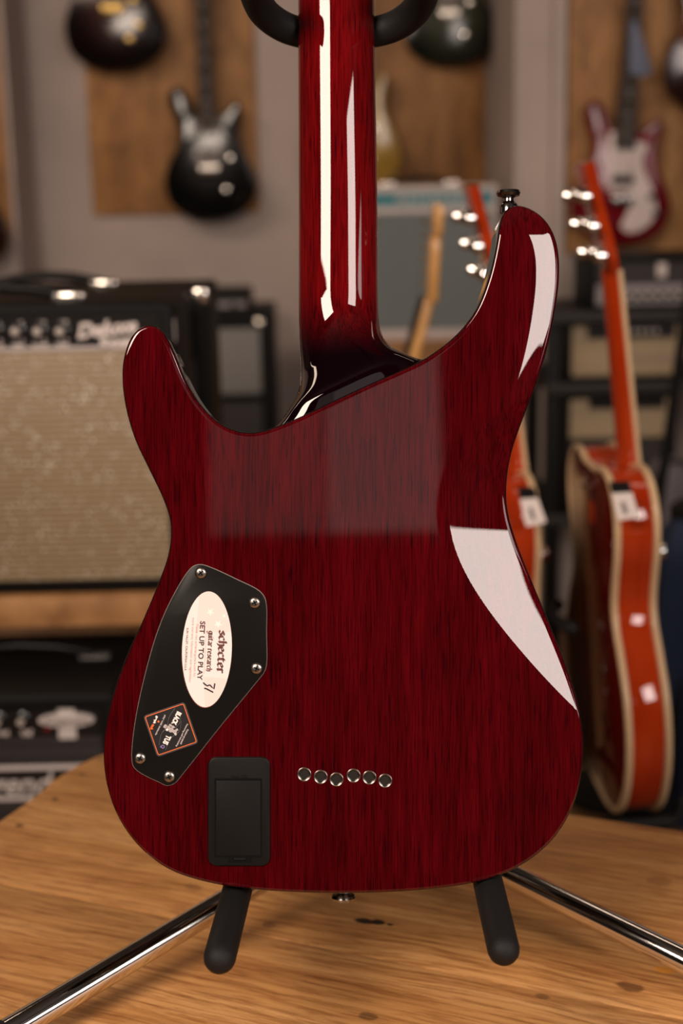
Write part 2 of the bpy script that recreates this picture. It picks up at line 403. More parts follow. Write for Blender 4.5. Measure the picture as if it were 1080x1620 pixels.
# light smoothing of everything but the ridge ends
for _ in range(10):
    sm = (np.roll(OUT, 1, 0)+2*OUT+np.roll(OUT, -1, 0))/4; OUT = sm
def poly_area(P): x, y = P[:,0], P[:,1]; return .5*np.sum(x*np.roll(y,-1)-np.roll(x,-1)*y)
sgn = 1 if poly_area(OUT) > 0 else -1
tan = np.roll(OUT, -1, 0)-np.roll(OUT, 1, 0); tan /= np.linalg.norm(tan, axis=1)[:, None]
nin = np.c_[-tan[:,1], tan[:,0]]*sgn           # inward normal
def inside(P, Q):
    x, y = Q[:,0], Q[:,1]; r = np.zeros(len(Q), bool); n = len(P)
    for i in range(n):
        xa, ya = P[i]; xb, yb = P[(i+1) % n]
        if ya == yb: continue
        c = ((ya > y) != (yb > y)) & (x < (xb-xa)*(y-ya)/(yb-ya)+xa); r ^= c
    return r
def dist_to(P, Q, closed=True):
    d = np.full(len(Q), 1e9); n = len(P)
    for i in range(n if closed else n-1):
        a = P[i]; b_ = P[(i+1) % n]; ab = b_-a; L = max(ab @ ab, 1e-12)
        t = np.clip(((Q-a) @ ab)/L, 0, 1); d = np.minimum(d, np.hypot(*(Q-a-t[:, None]*ab).T))
    return d
ER = 5.5
bel = np.array([(545,872),(580,848),(610,821),(660,772),(740,722),(800,703),(870,714),(960,766),(1050,838),(1125,913),(1160,952)])
bpoly = np.polyfit((bel[:,0]-850)/300, bel[:,1], 5)
horn_edge = np.array([p for p in seg1 if p[0] > 800 and p[1] < 700])
K1, K2 = .205, .00047
def height(Q, d):
    z = np.where(d < ER, ER-np.sqrt(np.maximum(ER**2-(ER-np.minimum(d, ER))**2, 0)), 0)
    yv = np.clip(Q[:,1], 545, 1160)
    uu = Q[:,0]-np.polyval(bpoly, (yv-850)/300)
    sp = 3.0; up_ = np.where(uu > 40, uu, sp*np.log1p(np.exp(np.clip(uu, -60, 40)/sp)))
    fade = np.clip((Q[:,1]-500)/60, 0, 1)
    belly = (K1*up_+K2*up_**2)*fade*(Q[:,0] > 640)
    dR = dist_to(horn_edge, Q, False); wv_ = 62
    q_ = np.maximum(wv_-dR, 0); bv = np.where(q_ < 46, .235*q_**2/92, .235*(q_-23))
    s = np.clip((760-Q[:,1])/110, 0, 1); bv = bv*s*s*(3-2*s)*(Q[:,0] > 720)
    return z+np.maximum(belly, bv)
rings = [OUT]; edges = []
for off in (.25, .9, 2.0, 3.6, 5.5, 9.0): rings.append(OUT+nin*off)
ferr = [(481,1225),(507,1229),(532,1233),(559,1227),(584,1230),(609,1235)]; FR = 9.6
circ = [np.array([(cx+FR*math.cos(2*math.pi*k/24), cy+FR*math.sin(2*math.pi*k/24)) for k in range(24)]) for cx, cy in ferr]
gx_, gy_ = np.meshgrid(np.arange(160, 930, 4.0), np.arange(318, 1418, 4.0)); G = np.c_[gx_.ravel(), gy_.ravel()]
G[:,0] += np.where((np.round(G[:,1]/4) % 2) == 0, 0, 2)
G = G[inside(OUT, G)]; G = G[dist_to(OUT, G) > 12.0]
for cx, cy in ferr: G = G[np.hypot(G[:,0]-cx, G[:,1]-cy) > FR+2.2]
verts = []; ed = []
for r in rings:
    b0 = len(verts); verts += r.tolist(); n = len(r); ed += [(b0+i, b0+(i+1) % n) for i in range(n)]
for c in circ:
    b0 = len(verts); verts += c.tolist(); ed += [(b0+i, b0+(i+1) % 24) for i in range(24)]
verts += G.tolist()
cv, ce, cf, *_ = delaunay_2d_cdt([Vector(v) for v in verts], ed, [], 0, 1e-4)
CV = np.array([(v.x, v.y) for v in cv]); CF = np.array([f for f in cf])
cen = CV[CF].mean(1); keep = inside(OUT, cen)
for cx, cy in ferr: keep &= np.hypot(cen[:,0]-cx, cen[:,1]-cy) > FR*.97
CF = CF[keep]
dc_ = dist_to(OUT, CV); Z = height(CV, dc_)
BT = .052                                        # body thickness (m)
bm = bmesh.new()
bv_ = [bm.verts.new(((x-540)*S, (810-y)*S, -z*S)) for (x, y), z in zip(CV, Z)]
for f in CF:
    try:
        nf = bm.faces.new([bv_[i] for i in f])
        if dc_[list(f)].mean() < 2.1: nf.material_index = 1
    except ValueError: pass
zo = height(OUT, np.zeros(len(OUT)))
loops = []
for dz, inn in ((None, 0), (-BT+.003, 0), (-BT+.001, .6), (-BT, 2.5)):
    P = OUT+nin*inn
    loops.append([bm.verts.new(((x-540)*S, (810-y)*S, (-z*S if dz is None else dz))) for (x, y), z in zip(P, zo)])
for a, b_ in zip(loops[:-1], loops[1:]):
    n = len(a)
    for i in range(n): f = bm.faces.new((a[i], a[(i+1) % n], b_[(i+1) % n], b_[i])); f.material_index = 1
f = bm.faces.new(loops[-1]); f.material_index = 1
bmesh.ops.remove_doubles(bm, verts=bm.verts[:], dist=2e-6)
bmesh.ops.delete(bm, geom=[v for v in bm.verts if not v.link_faces], context='VERTS')
bmesh.ops.recalc_face_normals(bm, faces=bm.faces[:])
body = from_bm('body', bm, [MATS['cherry_body'], MATS['black_lacquer']], gtr, True)
body['label'] = 'dark cherry body with carved belly contour and black edges'

# neck with its sculpted heel: lofted half-round sections, tilted from square to the diagonal ridge
NB = BT+.006                                     # plane under the fretboard
Lp = arc([(472,-640),(471,0),(472,300),(472,470),(472.5,540),(473,590),(469,617),(457,641),(438,667),(410,694)], 10)
Rp = arc([(588,-640),(592,0),(597,300),(598,470),(600,502),(605,523),(618,541),(640,553),(672,564),(716,556)], 10)
nk = len(Lp); V = []; F = []; NS = 28
def sst(a, b_, x): t = min(1, max(0, (x-a)/(b_-a))); return t*t*(3-2*t)
for i in range(nk):
    ti = i/(nk-1)*9                              # knot index 0..9
    th = .0205+.002*sst(0, 2, ti)+(.0562-.0225)*sst(2.9, 7.6, ti)
    p = 2.0+3.5*sst(3.5, 7.8, ti)
    dd = .036-.033*sst(2.75, 8.0, ti)
    a = Vector(Lp[i]); b_ = Vector(Rp[i])
    for k in range(NS+1):
        s = -math.cos(math.pi*k/NS); q = a.lerp(b_, (s+1)/2)
        hgt = max(0, 1-abs(s)**p)**(1/p)
        pt = g(q.x, q.y, dd+.012*(1-hgt)); V.append((pt.x, pt.y, -NB+th*hgt))
for i in range(nk-1):
    for k in range(NS): F.append((i*(NS+1)+k, i*(NS+1)+k+1, (i+1)*(NS+1)+k+1, (i+1)*(NS+1)+k))
    F.append((i*(NS+1)+NS, i*(NS+1), (i+1)*(NS+1), (i+1)*(NS+1)+NS))
F.append(tuple(range(NS, -1, -1))); F.append(tuple((nk-1)*(NS+1)+k for k in range(NS+1)))
bm = bmesh.new(); vv = [bm.verts.new(v) for v in V]
for f in F: bm.faces.new([vv[i] for i in f])
bmesh.ops.recalc_face_normals(bm, faces=bm.faces[:])
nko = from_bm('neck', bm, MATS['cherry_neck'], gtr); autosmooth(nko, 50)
nko['label'] = 'bright red streaked neck fading to black at the heel'
a = g(474,-640,.05); b_ = g(586,-640,.05); c = g(596,560,.05); d = g(474,560,.05)
slab('fretboard', [(a.x,a.y),(b_.x,b_.y),(c.x,c.y),(d.x,d.y)], -NB-.0055, -NB, MATS['black_plastic'], gtr, plane='xy')
hx = (a.x+b_.x)/2; hy = a.y
head = slab('headstock', arc([(hx-.022,hy-.004),(hx-.035,hy+.03),(hx-.034,hy+.12),(hx-.012,hy+.185),(hx+.014,hy+.18),(hx+.030,hy+.12),(hx+.034,hy+.03),(hx+.022,hy-.004)], 5), -NB-.004, -NB+.011, MATS['cherry_neck'], gtr, bev=.002, plane='xy')
for k in range(6):
    sx = -1 if k < 3 else 1; hy2 = hy+.045+.042*(k % 3)
    lathe('tuner_button', [(.003,0),(.003,.012),(.007,.014),(.008,.022),(.004,.026)], MATS['dark_chrome'], head, (hx+sx*.031, hy2, -NB+.004), (sx,0,0), 12)

# strap buttons
def strap_button(px, py, d, axis):
    lathe('strap_button', [(.0066,-.004),(.0066,.0015),(.0056,.0028),(.0040,.0042),(.0038,.0062),(.0052,.0074),(.0080,.0080),(.0088,.0098),(.0080,.0118),(.0042,.0125),(.0008,.0127)], MATS['dark_chrome'], gtr, g(px, py, d), axis, 28)
strap_button(804, 328, .020, (-.02, 1, .06)); strap_button(543, 1398, .024, (0, -1, 0))
# string ferrules sunk into the back
for (cx, cy) in ferr:
    p = g(cx, cy)
    f = lathe('string_ferrule', [(.0003,-.0052),(.0017,-.0050),(.0022,-.0042),(.0027,-.0040),(.0033,-.0022),(.0036,-.0006),(.0040,.0004),(.0045,.0006),(.0050,.0003),(.0051,-.0004),(.0048,-.0012)], MATS['ferrule_metal'], gtr, p, (0,0,1), 28)
    lathe('string_end', [(.0010,-.0052),(.0010,-.0036),(.0005,-.0030)], MATS['brass'], f, p+Vector((0,.0004,0)), (0,0,1), 12)

# control cavity cover
cover_pts = [(v.x, v.y) for v in catmull([(318,892.5,0),(336,898,0),(375,916,0),(410,934,0),(419,945,0),(422,960,0),(422,1000,0),(422,1052,0),(418,1064,0),(408,1077,0),(350,1148,0),(286,1229,0),(277,1239,0),(265,1243,0),(250,1237,0),(222,1223,0),(211,1213,0),(208,1200,0),(212,1150,0),(227,1075,0),(250,995,0),(272,945,0),(296,905,0),(306,895,0)], 6, True)]
def gp(P): return [((x-540)*S, (810-y)*S) for x, y in P]
mat('cover_edge', (.20,.17,.15), .5)
slab('cover_rim', gp(cover_pts), -.0006, .0002, MATS['cover_edge'], gtr, plane='xy')
cc = np.mean(np.array(cover_pts), 0)
cp = np.array(cover_pts); tn = np.roll(cp,-1,0)-np.roll(cp,1,0); tn /= np.linalg.norm(tn, axis=1)[:,None]
inn = np.c_[-tn[:,1], tn[:,0]]*(1 if poly_area(cp) > 0 else -1)
cover = slab('control_cover', gp((cp+inn*1.1).tolist()), -.0004, .0012, MATS['black_plastic'], gtr, bev=.0003, plane='xy', seg=2)
for (sx, sy) in ((318,906),(403,953),(406,1057),(222,1199),(268,1228)):
    p = g(sx, sy)
    sc = lathe('screw', [(.0042,.0008),(.0042,.0015),(.0036,.0024),(.0022,.0030),(.0006,.0031)], MATS['steel_screw'], cover, p, (0,0,1), 24)
    a0 = random.uniform(0, 1.5)
    for a in (a0, a0+math.pi/2):                 # cross recess sits on the head as two dark slots
        c, s = math.cos(a), math.sin(a); L_, W_ = .0020, .00042
        q = [(p.x+c*x-s*y, p.y+s*x+c*y) for x, y in ((-L_,-W_),(L_,-W_),(L_,W_),(-L_,W_))]
        bmx = slab('cross_slot', q, .0022, .00318, MATS['deep_black'], cover, plane='xy')

# oval sticker, lettering reads downwards
ZS = .0013
def ell(cx, cy, rx, ry, rot, n=64):
    c, s = math.cos(rot), math.sin(rot)
    return [(cx+c*rx*math.cos(2*math.pi*k/n)-s*ry*math.sin(2*math.pi*k/n), cy+s*rx*math.cos(2*math.pi*k/n)+c*ry*math.sin(2*math.pi*k/n)) for k in range(n)]
rot = math.radians(2.0)
sticker = slab('oval_sticker', gp(ell(327.5,1027,39.3,91.5,rot)), .0011, ZS, MATS['sticker_white'], gtr, plane='xy')
sticker['label'] = 'white oval sticker with dark blackletter print and a handwritten number'
mat('sticker_edge', (.35,.10,.07), .5)
slab('sticker_edge', gp(ell(327.2,1027.2,40.2,92.4,rot)), .0010, .0012, MATS['sticker_edge'], sticker, plane='xy')
def half(pts_in):                                # clip helper: pale flag fields inside the oval
    return [p for p in pts_in]
E = ell(327.5,1027,38.6,90.8,rot, 96)
fl = [p for p in E if p[0] > 314 and p[1] < 1000]; fl = sorted(fl, key=lambda p: math.atan2(p[1]-1027, p[0]-327)); 
slab('flag_field', gp(fl+[(355,1000),(310,1000)]), ZS-.0001, ZS+.00004, MATS['sticker_pink'], sticker, plane='xy')
fl2 = [p for p in E if p[0] > 322 and p[1] > 1070]; fl2 = sorted(fl2, key=lambda p: math.atan2(p[1]-1027, p[0]-327))
slab('flag_field', gp(fl2+[(322,1070)]), ZS-.0001, ZS+.00004, MATS['sticker_pink'], sticker, plane='xy')
for (cx, cy, r_) in ((333,968,7),(345,987,7),(355,974,4)):
    st = []
    for k in range(10):
        a = math.pi*k/5+.3; rr = r_ if k % 2 == 0 else r_*.4; st.append((cx+rr*math.cos(a), cy+rr*math.sin(a)))
    slab('star', gp(st), ZS-.0001, ZS+.00008, MATS['sticker_star'], sticker, plane='xy')
def down_text(name, s, px, py, hpx, m, par, lenpx=None, deg=-90, bold=0, z=ZS, shear=0):
    p = g(px, py)
    M = Matrix.Translation((p.x, p.y, z+.0002)) @ Matrix.Rotation(math.radians(deg), 4, 'Z')
    o = text(name, s, hpx*S*1.4, m, par, Matrix.Identity(4), bold=bold, shear=shear, ext=.00004)
    xs = [v.co.x for v in o.data.vertices]; ys = [v.co.y for v in o.data.vertices]
    o.data.transform(Matrix.Translation((-(max(xs)+min(xs))/2, -(max(ys)+min(ys))/2, 0)))
    if lenpx: o.data.transform(Matrix.Diagonal((lenpx*S/(max(xs)-min(xs)), 1, 1, 1)))
    o.data.transform(Matrix.Diagonal((1, hpx*S/(max(ys)-min(ys)), 1, 1)))
    o.data.transform(M); return o
D = -93
down_text('lettering', 'SET UP TO PLAY', 318.5, 1029, 8.2, MATS['ink_dark'], sticker, 93, D, .0001)
down_text('lettering', 'Please visit schecterguitars.com for', 309.5, 1029, 4.6, MATS['ink_faint'], sticker, 84, D)
down_text('lettering', 'more warranty information and registration', 303, 1028, 4.6, MATS['ink_faint'], sticker, 102, D)
down_text('lettering', 'SUN VALLEY, CALIFORNIA U.S.A.', 295, 1027, 3.8, MATS['ink_brown'], sticker, 68, D)
GL = {'s': [[(.45,.85),(.3,1),(.08,.8),(.42,.4),(.42,.15),(.22,0),(.03,.15)]], 'c': [[(.42,.85),(.28,1),(.06,.8),(.06,.2),(.24,0),(.44,.15)]],
 'h': [[(.08,1.5),(.08,0)],[(.08,.8),(.3,1),(.42,.8),(.42,.1),(.28,-.25)]], 'e': [[(.08,.5),(.42,.65),(.38,.9),(.26,1),(.06,.8),(.06,.2),(.24,0),(.44,.15)]],
 't': [[(.18,1.3),(.12,1),(.12,.15),(.28,0),(.42,.12)],[(0,1),(.38,1)]], 'r': [[(.02,.9),(.12,1),(.12,0),(.2,0)],[(.12,.8),(.3,1),(.44,.88)]],
 'g': [[(.42,.9),(.22,1),(.06,.8),(.06,.25),(.22,.05),(.42,.2)],[(.42,1),(.42,-.3),(.22,-.5),(.04,-.35)]], 'u': [[(.02,1),(.1,.95),(.1,.15),(.24,0),(.42,.15)],[(.42,1),(.42,.1),(.52,0)]],
 'i': [[(.02,.9),(.12,1),(.12,.1),(.22,0)],[(.1,1.3),(.16,1.35)]], 'a': [[(.08,.9),(.26,1),(.4,.85),(.4,.1),(.5,0)],[(.4,.55),(.1,.4),(.06,.15),(.2,0),(.4,.15)]]}
def blackletter(s, px, py, lenpx, xh, m, par, deg, nib=.1):
    V = []; F = []; x = 0; adv = {'i': .34, 't': .52, 'r': .52, ' ': .3}
    for ch in s:
        for st in GL.get(ch, []):
            for (a, b_) in zip(st[:-1], st[1:]):
                i = len(V); h = (nib*.75, nib*.75); t = (nib*.16, -nib*.16)
                corners = sorted([(p[0]+x+sx*h[0]+st_*t[0], p[1]+sx*h[1]+st_*t[1]) for p in (a, b_) for sx in (-1, 1) for st_ in (-1, 1)])
                # convex hull of the nib swept along the stroke
                def cr(o, a_, b2): return (a_[0]-o[0])*(b2[1]-o[1])-(a_[1]-o[1])*(b2[0]-o[0])
                lo = []; hi = []
                for q in corners:
                    while len(lo) > 1 and cr(lo[-2], lo[-1], q) <= 0: lo.pop()
                    lo.append(q)
                for q in corners[::-1]:
                    while len(hi) > 1 and cr(hi[-2], hi[-1], q) <= 0: hi.pop()
                    hi.append(q)
                H = lo[:-1]+hi[:-1]; V += [(q[0], q[1], 0) for q in H]; F.append(tuple(range(i, i+len(H))))
        x += adv.get(ch, .56)
    p = g(px, py)
    M = Matrix.Translation((p.x, p.y, ZS+.0002)) @ Matrix.Rotation(math.radians(deg), 4, 'Z') @ Matrix.Diagonal((lenpx*S/x, xh*S, 1, 1)) @ Matrix.Translation((-x/2, -.5, 0))
    return mesh('lettering', [M @ Vector(v) for v in V], F, m, par)
blackletter('schecter', 349.5, 1031, 68, 8.6, MATS['ink_brown'], sticker, D, .13)
blackletter('guitar research', 331.5, 1030, 64, 5.6, MATS['ink_brown'], sticker, D, .12)
def stroke(pts, wpx, m, par, name='lettering', z=ZS):
    tube(name, [g(x, y)+Vector((0,0,z+.0001)) for x, y in pts], wpx*S/2, m, par, 8, 'both')
bmk = [(322,1080.5),(327,1082.5),(330,1088),(333,1082),(339.5,1082.5),(339.5,1086)], [(339.5,1082.5),(334,1089.5)], [(324,1090),(338,1096)]
stroke([(321.5,1079.3),(325,1082.8),(328.5,1084.8),(332,1082.8)], 2.2, MATS['marker_black'], sticker, 'handwriting')
stroke([(332,1082.8),(335.2,1086.6),(338.6,1089.3),(340,1080.5)], 2.2, MATS['marker_black'], sticker, 'handwriting')
stroke([(323,1088.3),(327,1089.4),(337.6,1095)], 2.3, MATS['marker_black'], sticker, 'handwriting')
stroke([(326.5,1000),(323,1066)], .4, MATS['ink_faint'], sticker, 'print_rule')

# diamond sticker
def rot_sq(cx, cy, s, deg, r):
    c, s_ = math.cos(math.radians(deg)), math.sin(math.radians(deg))
    return [(cx+c*x-s_*y, cy+s_*x+c*y) for x, y in rrect(-s, s, -s, s, r)]
dc = (270.5, 1153.5)
ds = slab('diamond_sticker', gp(rot_sq(*dc, 34.5, -19, 5)), .0011, .0013, MATS['sticker_rim'], gtr, plane='xy')
ds['label'] = 'black square sticker with orange outline, turned on its corner'
slab('orange_outline', gp(rot_sq(*dc, 32.4, -19, 3)), .0012, .00138, MATS['sticker_orange'], ds, plane='xy')
slab('sticker_field', gp(rot_sq(*dc, 31.2, -19, 2.4)), .0012, .00144, MATS['sticker_black'], ds, plane='xy')
DZ = .00148; DD = -116
for k, cv_ in enumerate(([(277,1120),(268,1134),(264,1150),(256,1160),(252,1178)], [(287,1140),(284,1156),(270,1168),(262,1186)], [(262,1130),(257,1146),(252,1152)], [(285,1128),(285,1142),(277,1152)])):
    pts = [(v.x, v.y) for v in catmull([(a, b_, 0) for a, b_ in cv_], 5)]
    tube('smoke_line', [g(x, y)+Vector((0,0,DZ)) for x, y in pts], .0002, MATS['sticker_smoke'], ds, 5)
down_text('lettering', 'BLACK', 279.5, 1136, 8.5, MATS['sticker_star'], ds, 22, DD, .0003, DZ)
down_text('lettering', 'TUS', 264.5, 1170, 9, MATS['sticker_star'], ds, 15, DD, .0003, DZ)
down_text('lettering', 'Q', 257.5, 1180.5, 7, MATS['sticker_violet'], ds, 6, DD, .0002, DZ)
down_text('lettering', 'graph', 246.5, 1138, 5, MATS['sticker_star'], ds, 13, DD, .0002, DZ)
down_text('lettering', 'tech', 241.5, 1149.5, 5, MATS['sticker_orange'], ds, 9, DD, .0002, DZ)
down_text('lettering', 'play with attitude', 254, 1146.5, 3.6, MATS['sticker_grey'], ds, 35, DD, .0001, DZ)
down_text('lettering', 'Featuring self lubricating', 288, 1162.5, 3.4, MATS['sticker_grey'], ds, 40, DD, .0001, DZ)
down_text('lettering', 'Premium nut material', 292, 1165, 3.2, MATS['sticker_grey'], ds, 26, DD, .0001, DZ)
for (bx, by, br) in ((262,1149,4),(267,1151,4.5),(272,1155,5),(277,1157,4),(280,1154,3),(270,1147,3),(274,1150,3),(265,1154,2.5),(278,1161,2.2)):
    lp = [(bx+br*random.uniform(.6,1.1)*math.cos(2*math.pi*k/9), by+br*random.uniform(.5,1.0)*math.sin(2*math.pi*k/9)) for k in range(9)]
    slab('grey_figure', gp(lp), .0013, DZ+random.uniform(0,.00008), MATS['sticker_grey' if br > 2.8 else 'sticker_star'], ds, plane='xy')
p = g(251, 1141); lathe('orange_dot', [(.0008,0),(.0008,.0001)], MATS['sticker_orange'], ds, (p.x, p.y, DZ), (0,0,1), 12)

# battery compartment
bat = slab('battery_box', gp(rrect(329,427.5,1197,1369.5,14,8)), -.001, .0018, MATS['black_satin'], gtr, bev=.0011, plane='xy')
slab('lid_gap', gp(rrect(339.5,414.5,1230.5,1356,2)), .0010, .00186, MATS['deep_black'], bat, plane='xy')
slab('battery_lid', gp(rrect(341.5,412.5,1234,1353,2)), .0010, .0023, MATS['black_satin'], bat, bev=.0004, plane='xy')
slab('latch_recess', gp(rrect(361,398,1352,1364,1.5)), .0012, .00192, MATS['deep_black'], bat, plane='xy')
slab('latch', gp(rrect(370,389,1356,1360,1.2)), .0014, .0028, MATS['black_satin'], bat, bev=.0003, plane='xy')
for hx0 in (372, 386): slab('hinge_tab', gp(rrect(hx0-5,hx0+5,1226,1230,1)), .0014, .0022, MATS['black_satin'], bat, plane='xy')

# ------------------------------------------------------------------ chrome guitar stand
hub = Vector((.026, 1.155, TZ+.072)); 
std = thing('guitar_stand', 'chrome tripod guitar stand with black foam arms on the workbench', 'guitar stand', (hub.x, hub.y, TZ))
def W(o): return Vector(o)-Vector((hub.x, hub.y, TZ))     # world -> stand local
fl_ = at_Z(-62, 1677, TZ+.012); fr_ = Vector((2*hub.x-fl_.x+.01, fl_.y+.015, TZ+.012)); fb_ = Vector((hub.x+.01, hub.y+.26, TZ+.012))
for ft in (fl_, fr_, fb_):
    ft = Vector(ft); top = hub+(ft-hub).normalized()*.012
    d_ = (ft-hub).normalized()
    lg = tube('leg', [W(top), W(ft-d_*.02)], .0102, MATS['chrome'], std, 28)
    tube('rubber_foot', [W(ft-d_*.042), W(ft+d_*.004)], .0125, MATS['black_foam'], std, 20, 'both')
lathe('hub', [(.016,-.03),(.022,-.026),(.022,.02),(.017,.03)], MATS['black_plastic'], std, W(hub), (0,0,1))
yk = at_d(533, 52, 1.072)
tube('upright', [W(hub+Vector((0,0,.02))), W(Vector((hub.x*.5, hub.y-.002, 1.2))), W(yk+Vector((0,.022,-.01)))], .009, MATS['dark_chrome'], std, 18)
# cradle: bracket and two foam covered arms reaching towards the camera
bz = at_d(372, 1423, 1.0).z
La = at_d(370, 1428, 1.012); Lt = at_d(344, 1528, .928); Ra = at_d(774, 1406, 1.012); Rt = at_d(799.5, 1516, .928)
br_c = Vector((hub.x*.7, 1.14, bz-.01))
ll = La+(La-Lt)*.75; rr = Ra+(Ra-Rt)*.75
tube('cradle_bracket', [W(p) for p in catmull([ll, ll+Vector((.01,.045,0)), br_c+Vector((-.03,.0,0)), br_c+Vector((.03,.0,0)), rr+Vector((-.01,.045,0)), rr], 6)], .006, MATS['dark_chrome'], std, 12)
lathe('collar', [(.014,-.018),(.017,-.014),(.017,.014),(.014,.018)], MATS['black_plastic'], std, W(br_c), (0,0,1))
for (a, t, nm) in ((ll, Lt, 'left'), (rr, Rt, 'right')):
    d_ = (t-a).normalized()
    o = tube('foam_arm', [W(a.lerp(t, k/10)) for k in range(11)], .0108, MATS['black_foam'], std, 28, 'both')
yp = [(533,56,1.072),(490,54,1.072),(452,44,1.066),(420,22,1.050),(404,-8,1.024),(402,-38,.995),(410,-62,.972)]
yr_ = [(1074-x_, y_-2, d_) for x_, y_, d_ in yp]
ypts = [at_d(*q) for q in yp[::-1]]+[at_d(*q) for q in yr_[1:]]
tube('foam_yoke', [W(p) for p in catmull(ypts, 6)], .0112, MATS['black_foam'], std, 22, 'both')
# ------------------------------------------------------------------ amplifiers
def tolex(c, r=.45):
    def fn(nt, b): bump(nt, b, noise(nt, coords(nt), 420, 3, .6), .35, .0015)
    return dict(base=c, rough=r, spec=.12, fn=fn)
mat('black_tolex', **tolex((.006,.0055,.005), .5)); mat('grey_tolex', **tolex((.045,.040,.040), .5)); mat('teal_tolex', **tolex((.035,.16,.18)))
def weave(c_lo, c_hi, c_glint, sc=260, spk=.70):
    def fn(nt, b):
        w1 = N(nt, 'ShaderNodeTexWave', wave_type='BANDS', bands_direction='Z'); w1.inputs['Scale'].default_value = sc/7.5; nt.links.new(coords(nt), w1.inputs['Vector'])
        w2 = N(nt, 'ShaderNodeTexWave', wave_type='BANDS', bands_direction='X'); w2.inputs['Scale'].default_value = sc/3; nt.links.new(coords(nt), w2.inputs['Vector'])
        w1.inputs['Distortion'].default_value = .6; w2.inputs['Distortion'].default_value = .6
        mu = N(nt, 'ShaderNodeMath', operation='MULTIPLY_ADD'); mu.inputs[1].default_value = .45; nt.links.new(w2.outputs['Fac'], mu.inputs[0])
        m2 = N(nt, 'ShaderNodeMath', operation='MULTIPLY'); m2.inputs[1].default_value = .55; nt.links.new(w1.outputs['Fac'], m2.inputs[0]); nt.links.new(m2.outputs[0], mu.inputs[2])
        c = ramp(nt, mu.outputs[0], [(.15, c_lo), (.8, c_hi)])
        if c_glint:
            vo = N(nt, 'ShaderNodeTexVoronoi'); vo.inputs['Scale'].default_value = 210; nt.links.new(coords(nt, (1,1,1.6)), vo.inputs['Vector'])
            big = noise(nt, coords(nt, (1,1,2)), 14, 3, .7); sp = N(nt, 'ShaderNodeSeparateColor'); nt.links.new(vo.outputs['Color'], sp.inputs[0])
            a_ = mapr(nt, sp.outputs[0], .84, .88); d_ = mapr(nt, vo.outputs['Distance'], .40, .34); e_ = mapr(nt, big, .40, .50)
            q = N(nt, 'ShaderNodeMath', operation='MULTIPLY'); nt.links.new(a_, q.inputs[0]); nt.links.new(d_, q.inputs[1])
            q2 = N(nt, 'ShaderNodeMath', operation='MULTIPLY'); nt.links.new(q.outputs[0], q2.inputs[0]); nt.links.new(e_, q2.inputs[1])
            c = mix(nt, c, c_glint, q2.outputs[0])  # near-white specks paint the metallic thread glints into the colour
        nt.links.new(c, b.inputs['Base Color']); bump(nt, b, mu.outputs[0], .4, .001)
    return fn
mat('silver_cloth', (.4,.3,.2), .5, fn=weave((.17,.115,.06), (.40,.29,.175), (1,.95,.82)))
mat('grey_cloth', (.2,.2,.2), .7, fn=weave((.14,.135,.13), (.24,.23,.22), None))
mat('blue_grey_cloth', (.2,.2,.2), .7, fn=weave((.10,.125,.13), (.19,.215,.215), None))
mat('dark_cloth', (.02,.02,.02), .7, fn=weave((.012,.010,.010), (.035,.028,.027), None, 110))
mat('beige_cloth', (.3,.22,.13), .7, fn=weave((.30,.22,.13), (.46,.35,.22), None))
mat('panel_black', (.009,.008,.008), .3); mat('panel_silver', (.28,.25,.25), .4, .6); mat('cream', (.62,.52,.42), .5)
mat('white_trim', (.62,.54,.52), .5); mat('logo_white', (.80,.70,.65), .4); mat('logo_silver', (.62,.55,.52), .3); mat('knob_black', (.014,.012,.012), .3, coat=.5)
mat('teal_panel', (.03,.20,.24), .4); mat('grey_ink', (.20,.16,.15), .5); mat('tweed', (.36,.25,.13), .7)
mat('knob_metal', (.62,.55,.50), .35, .3)
def knob(par, x, y, z, r=.013, cap=True, name='knob'):
    k = lathe(name, [(r,0),(r,.003),(r*.72,.005),(r*.62,.015),(r*.1,.0155)], MATS['knob_black'], par, (x, y, z), (0,-1,0), 16)
    if cap: lathe('knob_cap', [(r*.5,.0150),(r*.42,.0172),(r*.05,.0175)], MATS['knob_metal'], k, (x, y, z), (0,-1,0), 12)
    return k
def strap_handle(par, cx, yb, zt, L=.21, dim=.012):
    h = tube('handle', [(cx+L*.5*t, yb, zt+.006+.016*(1-t*t)) for t in (-1,-.8,-.5,0,.5,.8,1)], .0085, MATS['black_plastic'], par, 10)
    for s in (-1, 1): box('handle_cap', cx+s*L*.5-.024, cx+s*L*.5+.024, yb-.012, yb+.012, zt-.001, zt+dim, MATS['nickel'], h, bev=.004)
    return h
def corners(par, w_, h, d, r=.024):
    for sx in (-1, 1):
        for z in (0, h):
            zz = (z, z+r) if z == 0 else (z-r, z)
            box('corner_guard', sx*w_/2-(r if sx > 0 else .0015), sx*w_/2+(.0015 if sx > 0 else r), -.0015, r, zz[0], zz[1]+(.0015 if z else 0), MATS['nickel'], par, bev=.004)
def feet(par, w_, d, hgt=.0):
    pass

